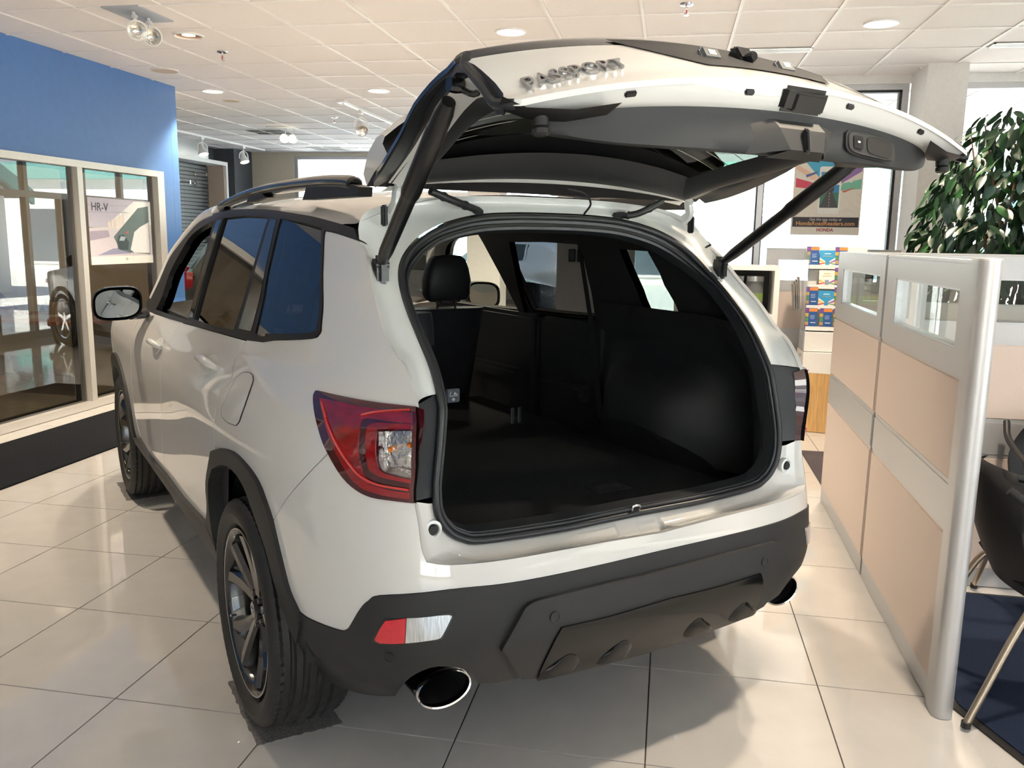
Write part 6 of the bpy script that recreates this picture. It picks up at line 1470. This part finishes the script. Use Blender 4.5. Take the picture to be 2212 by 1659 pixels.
# hinge-side trim and pillar trims round the glass
def hz(x): return np.array(G(x, .046-.111*x*x, .061-.115*x*x))
def gl(x): return np.array(G(x, .172-.19*x*x, .119-.169*x*x))
xs_ = np.linspace(-.57, .57, 41); rows = []
for f in np.linspace(0, 1, 8): rows.append([tuple(hz(x)*(1-f)+gl(x*.88)*f-GN*.030*math.sin(f*PI)*.8+GN*.01*0) for x in xs_])
q = MB(); q.grid(rows); q.build('hinge_side_trim', GATETRIM, GATE, angle=50)
rows = []
for f in np.linspace(0, 1, 4): rows.append([tuple(hz(x)*(1-f)+np.array(G(x*1.02, .0-.09*x*x, .045-.10*x*x))*f) for x in xs_])
q = MB(); q.grid(rows); q.build('hinge_flange', PAINT, GATE, angle=50)
for s_ in (-1, 1):
    # pillar trim beside the glass: from hinge corner to the inner trim corner
    A_ = [(.545, .05, .02), (.555, .15, .035), (.585, .32, .05), (.625, .50, .07), (.655, .66, .088), (.665, .76, .08), (.62, .90, .03)]
    B_ = [(.47, .10, .07), (.48, .17, .08), (.505, .30, .095), (.535, .45, .105), (.545, .58, .108), (.52, .68, .105), (.42, .75, .09)]
    rows = []
    for f in np.linspace(0, 1, 6): rows.append([G(s_*((1-f)*a[0]+f*b[0]), (1-f)*a[1]+f*b[1], (1-f)*a[2]+f*b[2]-.018*math.sin(f*PI)) for a, b in zip([tuple(p) for p in smooth_path(A_, 4)], [tuple(p) for p in smooth_path(B_, 4)])])
    q = MB(); q.grid(rows); q.build('pillar_trim', GATETRIM, GATE, angle=50)
    # painted inner frame outboard of the trim, then black gutter up to the outer skin
    C_ = [tuple(p) for p in smooth_path(A_, 4)]; n_ = len(C_)
    D_ = [tuple(p) for p in smooth_path([(.590, .05, .025), (.602, .15, .045), (.630, .32, .070), (.668, .50, .098), (.690, .66, .122), (.703, .78, .112), (.695, .88, .055)], 4)]
    rows = []
    for f in np.linspace(0, 1, 4): rows.append([G(s_*((1-f)*a[0]+f*b[0]), (1-f)*a[1]+f*b[1], (1-f)*a[2]+f*b[2]) for a, b in zip(C_, D_)])
    q = MB(); q.grid(rows); q.build('gate_inner_frame', PAINT, GATE, angle=50)
    E_ = [(float(gw(p[1]))-.004, p[1]+(.0 if p[1] < .6 else (p[1]-.6)*.22), float(gne(p[1]+(.0 if p[1] < .6 else (p[1]-.6)*.22)))-.006) for p in D_]; rows = []
    def up(a, b, f):
        x = a[0]*(1-f)+b[0]*f; s_a = a[1]*(1-f)+b[1]*f; s = s_a+(.06*(s_a-.70)/.30 if s_a > .70 else 0); w_ = float(gw(s)); n = float(gnc(s))-(float(gnc(s))-float(gne(s)))*min(1, abs(x)/w_)**2.1; return (s_*x, s_a, n-(.018 if s_a < .66 else .030))
    rows.append([G(s_*(a[0]-.010), a[1], a[2]-.003) for a, b in zip(D_, E_)]); rows.append([G(s_*(a[0]+.002), a[1], a[2]+.006) for a, b in zip(D_, E_)])
    for f in (.10, .5, .9, 1): rows.append([G(*up(a, b, f)) for a, b in zip(D_, E_)])
    rows.append([G(s_*b[0], b[1], b[2]) for a, b in zip(D_, E_)])
    q = MB(); q.grid(rows); q.build('side_gutter', SEAL, GATE, angle=50)
    # corner closing piece with rubber buffer
    q = MB(); c = np.array(G(s_*.655, .935, .020))
    q.grid([[G(s_*x, s, n) for x, s, n in ((.50, .990, .028), (.60, .972, .010), (.70, .958, .008), (.752, .960, .022))], [G(s_*x, s, n) for x, s, n in ((.52, .965, .008), (.60, .94, -.006), (.68, .925, -.004), (.745, .93, .012))], [G(s_*x, s, n) for x, s, n in ((.56, .935, .006), (.61, .91, .000), (.66, .895, .004), (.735, .89, .022))]])
    q.build('corner_cover', MATTEB, GATE, angle=60)
    q = MB(); ax = -GN
    ring = lambda r, h: [tuple(np.array(G(s_*.651, .927, -.004))+ax*h+r*(math.cos(t)*np.array([1, 0, 0])+math.sin(t)*GS)) for t in np.linspace(0, 2*PI, 21)]
    q.grid([ring(.016, -.012), ring(.0165, .012), ring(.013, .013), ring(.017, .017), ring(.017, .026), ring(.012, .030), ring(.0005, .030)]); q.build('rubber_buffer', RUBBER, GATE)
# heater lines on the glass
q = MB()
for k in range(9):
    s = .20+k*.052; q.tube([tuple(np.array(outer(f, s+.035*(1-(f/.8)**2)))-GN*.008) for f in np.linspace(-.83, .83, 25)], .0013, 4)
q.build('heater_lines', mat('heater_line_copper', (.55, .52, .48), .4, .6, noise=.05), GATE, smooth=False)
STRUTM = mat('satin_black_strut', (.010, .010, .011), .28, noise=.1, scale=80)
for s_ in (-1, 1):   # rubber lip closing the gap along the lower skin's side edges
    P = [np.array(outer(.992*s_, s))-GN*.010 for s in np.linspace(.70, 1.0, 16)]
    MB().tube(P, .011, 8).build('edge_seal', SEAL, GATE)
# struts ---------------------------------------------------------------
top = np.array(plane_x((984, 184), -.715)); bot = np.array((-.632, -.415, 1.468))
bot = plane_x((822, 572), -.648)
for s_ in (-1, 1):
    b, t_ = (bot, top) if s_ < 0 else (np.array(MX(bot)), np.array(MX(top))); v = t_-b; L = np.linalg.norm(v); v /= L
    pts = [b+v*L*f for f in (0.02, .10, .44, .445, .47, .475, .80, .805, .88, .93)]
    q = MB().tube(pts, [.014, .0195, .0205, .021, .0245, .025, .025, .0225, .022, .016], 16); so_ = q.build('power_strut', STRUTM, CAR, angle=40)
    q = MB(); q.lathe([(.0005, -.02), (.017, -.02), (.019, 0), (.017, .02), (.0005, .02)], tuple(b), 'x', 18); q.obox(b+np.array([0, 0, -.014]), (1, 0, 0), (0, 1, 0), (0, 0, 1), (.018, .026, .040), bev=.010); q.build('strut_bracket', STRUTM, so_)
    q = MB(); q.lathe([(.0005, -.016), (.015, -.016), (.017, 0), (.015, .016), (.0005, .016)], tuple(t_), 'x', 18); q.tube(smooth_path([t_, t_+GS*.02-GN*.02+np.array([-s_*.03, 0, 0]), t_+GS*.03+np.array([-s_*.06, 0, .0])], 4), .007, 8); q.build('strut_bracket', GLOSSB, so_)
    # hinge arm
    q = MB(); q.tube(smooth_path([(s_*.565, -.30, 1.645), (s_*.565, -.33, 1.665), (s_*.56, -.33, 1.70), (s_*.555, -.34, 1.715)], 4), .012, 8, flat=1.6); q.build('hinge_arm', PAINT_IN, CAR)
    q = MB(); q.box((s_*.60, -.325, 1.60), (s_*.585, -.30, 1.66), bev=.004); q.build('hinge_cover', MATTEB, CAR)
# wiring sleeves and washer hose
for a, m1, b in (((1030, 455), (985, 436), (930, 413)), ((1335, 468), (1375, 462), (1432, 436))):
    x0 = -.278 if a[0] < 1200 else .262
    P = [np.array((x0, -.300, 1.655)), plane_y(m1, -.35), plane_y(b, -.37)]; P = smooth_path(P, 10)
    rr = [.0115+(.003 if (k % 3 == 0 and (4 < k < 9 or 12 < k < 17)) else 0) for k in range(len(P))]
    q = MB().tube(P, rr, 12); hs = q.build('wiring_sleeve', SEAL, CAR)
    MB().tube([P[0]+np.array([0, .01, -.02]), P[0]+np.array([0, -.006, .0])], [.020, .016], 12).build('sleeve_grommet', SEAL, hs)
P = [plane_y((1225, 408), -.36), plane_y((1262, 418), -.36), plane_y((1276, 440), -.34), (.125, -.302, 1.655)]
MB().tube(smooth_path(P, 6), .0035, 8).build('washer_hose', SEAL, CAR)
# ================================================================== OTHER CARS
def simple_suv(label, loc, rz, paint, glassm):
    """closed sport utility vehicle built on the same measured body surface"""
    t = thing('car', label, 'car', loc, rz)
    def bodyprof(y):
        top = float(hermite([-1.05, -.95, -.55, -.1, .9, 1.6, 2.35, 2.6, 3.3, 3.72, 3.86], [.98, 1.12, 1.60, 1.70, 1.745, 1.70, 1.24, 1.16, 1.06, .92, .70])(y)); return top
    rows = []; ys = np.r_[np.linspace(-1.05, -.3, 12), np.linspace(-.2, 3.2, 30), np.linspace(3.3, 3.86, 8)]
    for y in ys:
        top = bodyprof(y); e = 1.0
        if y < .2: e = (1-((.2-y)/1.30)**5*.45)
        if y > 3.0: e = 1-((y-3.0)/.9)**2.4*.42
        sec = []
        for f in np.linspace(0, 1, 16):
            z = .26+(top-.26)*f; hw = float(fW(z))*e
            if f > .93: hw *= 1-((f-.93)/.07)**2*.55
            sec.append((hw, z))
        sec = [(-h, z) for h, z in sec]+[(h, z) for h, z in sec[::-1]]; rows.append([(h, y, z) for h, z in sec])
    q = MB(); q.grid(rows); k = len(rows[0])
    for off in (0, (len(rows)-1)*k): q.F.append(tuple(off+i for i in range(k))); q.MI.append(0)
    q.build('body', paint, t, angle=35)
    def win(pts, nm):
        for s_ in (-1, 1):
            V, N, F = pm(yz2(pts), off=.012, thick=.01, g=.06); 
            if s_ > 0: V, N, F = mirror((V, N, F))
            put(nm, (V, N, F), glassm, t)
    def yz2(pts): return [((-(y-1)/1.46) if y > 1 else math.atan2((1-y)/float(fL(z)), (1-(max(0, 1-y)/float(fL(z)))**float(fp(z)))**(1/float(fp(z))))/KU, z) for y, z in pts]
    win([(-.40, 1.28), (.02, 1.26), (.05, 1.58), (-.28, 1.56)], 'quarter_window'); win([(.08, 1.25), (.86, 1.22), (.90, 1.60), (.10, 1.585)], 'rear_door_window'); win([(.93, 1.215), (2.05, 1.17), (1.55, 1.53), (.97, 1.60)], 'front_door_window')
    q = MB(); q.grid([[(x*1.08, 2.42+.10*(1-(x/.62)**2)+.02, 1.23) for x in np.linspace(-.68, .68, 11)], [(x, 2.03+.10*(1-(x/.62)**2), 1.45) for x in np.linspace(-.66, .66, 11)], [(x*.92, 1.62+.10*(1-(x/.62)**2), 1.70) for x in np.linspace(-.62, .62, 11)]]); q.build('windscreen', glassm, t)
    q = MB(); q.grid([[(x*.98, -.90, 1.18) for x in np.linspace(-.55, .55, 9)], [(x*.92, -.56, 1.60) for x in np.linspace(-.55, .55, 9)]]); q.build('rear_window', glassm, t)
    for yc in (0.0, 2.817):
        for s_ in (-1, 1):
            xo = s_*.975; q = MB().lathe([(.46, -.03), (.46, .012), (.40, .012), (.40, -.03)], (xo*.985, yc, .37), 'x', 40)
            q.V = [(xo-(v[0]-xo*.985)*-s_*.5, v[1], v[2]) for v in q.V]; q.build('arch_cladding', CLAD, t)
            sx = s_
            q = MB().lathe([(.25, .86), (.27, .955), (.31, .985), (.345, .98), (.366, .955), (.372, .90), (.372, .76), (.34, .74)], (0, yc, .372), 'x', 48); q.V = [(v[0]*sx, v[1], v[2]) for v in q.V]; ty = q.build('tyre', RUBBER, t)
            q = MB().lathe([(.262, .965), (.266, .972), (.25, .965), (.235, .90), (.0005, .90)], (0, yc, .372), 'x', 48)
            for k in range(5):
                a = 2*PI*k/5+.3; c = np.array([.935, yc+.14*math.cos(a), .372+.14*math.sin(a)]); q.obox(c, (1, 0, 0), (0, math.cos(a), math.sin(a)), (0, -math.sin(a), math.cos(a)), (.018, .125, .028), bev=.006)
            q.lathe([(.0005, .955), (.04, .955), (.05, .93)], (0, yc, .372), 'x', 20); q.V = [(v[0]*sx, v[1], v[2]) for v in q.V]; q.build('alloy_rim', CHROME, ty)
    for s_ in (-1, 1):
        q = MB(); q.grid([[(s_*1.07+dx*f, 2.0+dy, 1.2+dz*f) for dx, dz in [(.12*math.copysign(abs(math.cos(a))**.6, math.cos(a)), .08*math.copysign(abs(math.sin(a))**.6, math.sin(a))) for a in np.linspace(0, 2*PI, 25)]] for f, dy in ((.001, 0), (.95, 0), (1, .03), (.8, .11), (.001, .14))]); q.tube([(s_*1.0, 2.05, 1.15), (s_*.90, 2.07, 1.16)], .03, 8); q.build('door_mirror', paint, t)
        q = MB(); q.box((s_*.52, 3.70, .80), (s_*.80, 3.82, .92), bev=.03); q.build('headlamp', REFLECT, t)
        q = MB(); q.box((s_*.66, -1.0, .95), (s_*.80, -.84, 1.15), bev=.03); q.build('tail_lamp', REDLENS, t)
    q = MB(); q.box((-.42, 3.82, .52), (.42, 3.90, .84), bev=.03); q.build('grille', GLOSSB, t)
    MB().box((-.85, -.95, .20), (.85, 3.7, .30)).build('underbody', MATTEB, t, smooth=False)
    return t
simple_suv('black sport utility vehicle parked beyond the white car, mirrored in the office glass', (-4.9, 9.85, 0), math.radians(-60), BLACKP, glass('dark_car_window', (.30, .33, .32), 1.2))
simple_suv('silver sport utility vehicle outside the back window, glimpsed through the white car', (-2.6, 18.6, -.13), math.radians(60), SILVERP, glass('dark_car_window', (.3, .33, .32), 1.2))
# ================================================================== PERSON at the desk
def person():
    t = thing('person', 'person in a red sweater with one hand resting on the office desk', 'person', (-7.12, 7.52, 0), math.radians(-90))
    # local: faces +y ; seat height .46
    J = {'pelvis': (0, 0, .61), 'spine': (0, .02, .78), 'chest': (0, .05, .95), 'neck': (0, .07, 1.10), 'head0': (0, .09, 1.17), 'head1': (0, .11, 1.27), 'head2': (0, .10, 1.34),
         'shL': (-.17, .05, 1.03), 'elL': (-.25, .28, .80), 'wrL': (-.12, .50, .765), 'shR': (.17, .05, 1.03), 'elR': (.24, .44, .80), 'wrR': (.12, .70, .772),
         'hipL': (-.09, .02, .57), 'knL': (-.13, .45, .56), 'anL': (-.13, .47, .10), 'toL': (-.13, .64, .045), 'hipR': (.09, .02, .57), 'knR': (.13, .45, .56), 'anR': (.13, .47, .10), 'toR': (.13, .64, .045)}
    R = {'pelvis': .15, 'spine': .14, 'chest': .155, 'neck': .055, 'head0': .075, 'head1': .098, 'head2': .085, 'shL': .075, 'elL': .05, 'wrL': .032, 'shR': .075, 'elR': .05, 'wrR': .032, 'hipL': .095, 'knL': .065, 'anL': .045, 'toL': .04, 'hipR': .095, 'knR': .065, 'anR': .045, 'toR': .04}
    E = [('pelvis', 'spine'), ('spine', 'chest'), ('chest', 'neck'), ('neck', 'head0'), ('head0', 'head1'), ('head1', 'head2')]
    for s_ in 'LR': E += [('chest', 'sh'+s_), ('sh'+s_, 'el'+s_), ('el'+s_, 'wr'+s_), ('pelvis', 'hip'+s_), ('hip'+s_, 'kn'+s_), ('kn'+s_, 'an'+s_), ('an'+s_, 'to'+s_)]
    ks = list(J)
    def skin(names, edges, pts, rad, root, name, mt, lv=2, par=t):
        me = bpy.data.meshes.new(name); me.from_pydata([pts[k] for k in names], [(names.index(a), names.index(b)) for a, b in edges], [])
        o = bpy.data.objects.new(name, me); COL.objects.link(o); md = o.modifiers.new('s', 'SKIN')
        for i, k in enumerate(names): me.skin_vertices[0].data[i].radius = (rad[k], rad[k])
        me.skin_vertices[0].data[names.index(root)].use_root = True
        sb = o.modifiers.new('d', 'SUBSURF'); sb.levels = lv; sb.render_levels = lv
        dg = bpy.context.evaluated_depsgraph_get(); m2 = bpy.data.meshes.new_from_object(o.evaluated_get(dg)); bpy.data.objects.remove(o)
        m2.materials.clear(); m2.materials.append(mt); m2.polygons.foreach_set('use_smooth', [True]*len(m2.polygons)); m2.name = name
        ob = bpy.data.objects.new(name, m2); COL.objects.link(ob); ob.parent = par; return ob
    RED = mat('red_knit', (.22, .012, .02), .9, noise=.15, scale=60); SKIN = mat('skin', (.38, .20, .13), .5, noise=.06, scale=30); JEAN = mat('dark_denim', (.02, .03, .06), .9, noise=.2, scale=80); HAIR = mat('dark_hair', (.02, .014, .01), .6, noise=.3, scale=60)
    body = skin(ks, E, J, R, 'pelvis', 'body', SKIN)
    up = [k for k in ks if k[:2] in ('pe', 'sp', 'ch', 'sh', 'el', 'wr')]; R2 = {k: v*1.10+.006 for k, v in R.items()}
    J2 = dict(J); 
    for s_ in 'LR': J2['wr'+s_] = tuple(np.array(J['el'+s_])*.10+np.array(J['wr'+s_])*.90)
    skin(up, [e for e in E if e[0] in up and e[1] in up], J2, R2, 'pelvis', 'sweater', RED)
    lo = [k for k in ks if k[:2] in ('pe', 'hi', 'kn', 'an')]; skin(lo, [e for e in E if e[0] in lo and e[1] in lo], J, {k: v*1.08+.006 for k, v in R.items()}, 'pelvis', 'trousers', JEAN)
    for s_ in 'LR':
        w_ = np.array(J['wr'+s_]); d = np.array([-.10 if s_ == 'R' else .10, .99, .0]); sd = np.array([-1.0 if s_ == 'R' else 1.0, 0, 0])
        nm = ['w', 'p']; pt = {'w': tuple(w_), 'p': tuple(w_+d*.055)}; rd = {'w': .026, 'p': .034}; ed = [('w', 'p')]
        for i, (o_, ln) in enumerate(((-.030, .070), (-.010, .080), (.010, .075), (.029, .060))):
            b0 = w_+d*.085+sd*-o_; b1 = b0+d*ln*.5+np.array([0, 0, .006]); b2 = b0+d*ln+np.array([0, 0, -.016])
            for j, b in enumerate((b0, b1, b2)): nm.append('f%d%d' % (i, j)); pt[nm[-1]] = tuple(b); rd[nm[-1]] = (.011, .0095, .008)[j]
            ed += [('p', 'f%d0' % i), ('f%d0' % i, 'f%d1' % i), ('f%d1' % i, 'f%d2' % i)]
        for j, b in enumerate((w_+d*.03+sd*.035, w_+d*.065+sd*.055+np.array([0, 0, -.004]), w_+d*.095+sd*.052+np.array([0, 0, -.012]))): nm.append('t%d' % j); pt[nm[-1]] = tuple(b); rd[nm[-1]] = (.014, .011, .009)[j]
        ed += [('w', 't0'), ('t0', 't1'), ('t1', 't2')]; skin(nm, ed, pt, rd, 'w', 'hand', SKIN, 2, body)
    q = MB(); q.grid([[(.108*math.sin(a)*math.cos(b), .085+.112*math.sin(a)*math.sin(b), 1.275+.12*math.cos(a)) for b in np.linspace(PI*.95, PI*2.05, 16)] for a in np.linspace(.02, 2.0, 10)]); q.grid([[(.107*math.sin(a)*math.cos(b), .09+.11*math.sin(a)*math.sin(b), 1.285+.115*math.cos(a)) for b in np.linspace(0, PI, 12)] for a in np.linspace(.02, .9, 6)]); q.build('hair', HAIR, t)
    q = MB()
    for s_ in (-1, 1): q.lathe([(.0005, .012), (.009, .008), (.012, 0)], (s_*.034, .195, 1.265), 'y', 12)
    q.build('eyes', flat('eye', (.05, .03, .02), .2), body)
    MB().tube([(0, .185, 1.27), (0, .222, 1.235), (0, .205, 1.228)], [.010, .014, .008], 8).build('nose', SKIN, body)
    MB().tube([(-.026, .190, 1.198), (0, .200, 1.196), (.026, .190, 1.198)], [.004, .008, .004], 8).build('mouth', flat('lip', (.30, .10, .08)), body)
    for s_ in (-1, 1): MB().tube([(s_*.098, .09, 1.285), (s_*.112, .08, 1.27), (s_*.102, .09, 1.235)], [.01, .014, .008], 8).build('ear', SKIN, body)
    t2 = thing('office_chair', 'dark office chair under the person in the red sweater', 'chair', (-7.12, 7.52, 0), math.radians(-90))
    MB().box((-.24, -.22, .38), (.24, .26, .44), bev=.025).build('seat', FABRIC, t2); MB().box((-.22, -.27, .50), (.22, -.20, .98), bev=.03).build('backrest', FABRIC, t2)
    MB().tube([(0, 0, .06), (0, 0, .38)], .03, 12).build('column', MATTEB, t2); MB().tube([(0, -.2, .40), (0, -.26, .42), (0, -.25, .60)], .02, 8).build('back_bracket', MATTEB, t2)
    for k in range(5):
        a = k*1.257; MB().tube([(0, 0, .09), (.28*math.cos(a), .28*math.sin(a), .055)], [.025, .016], 8).build('leg', MATTEB, t2); MB().lathe([(.0005, -.012), (.026, -.012), (.026, .012), (.0005, .012)], (.28*math.cos(a), .28*math.sin(a), .028), 'x', 14).build('castor', RUBBER, t2)
person()
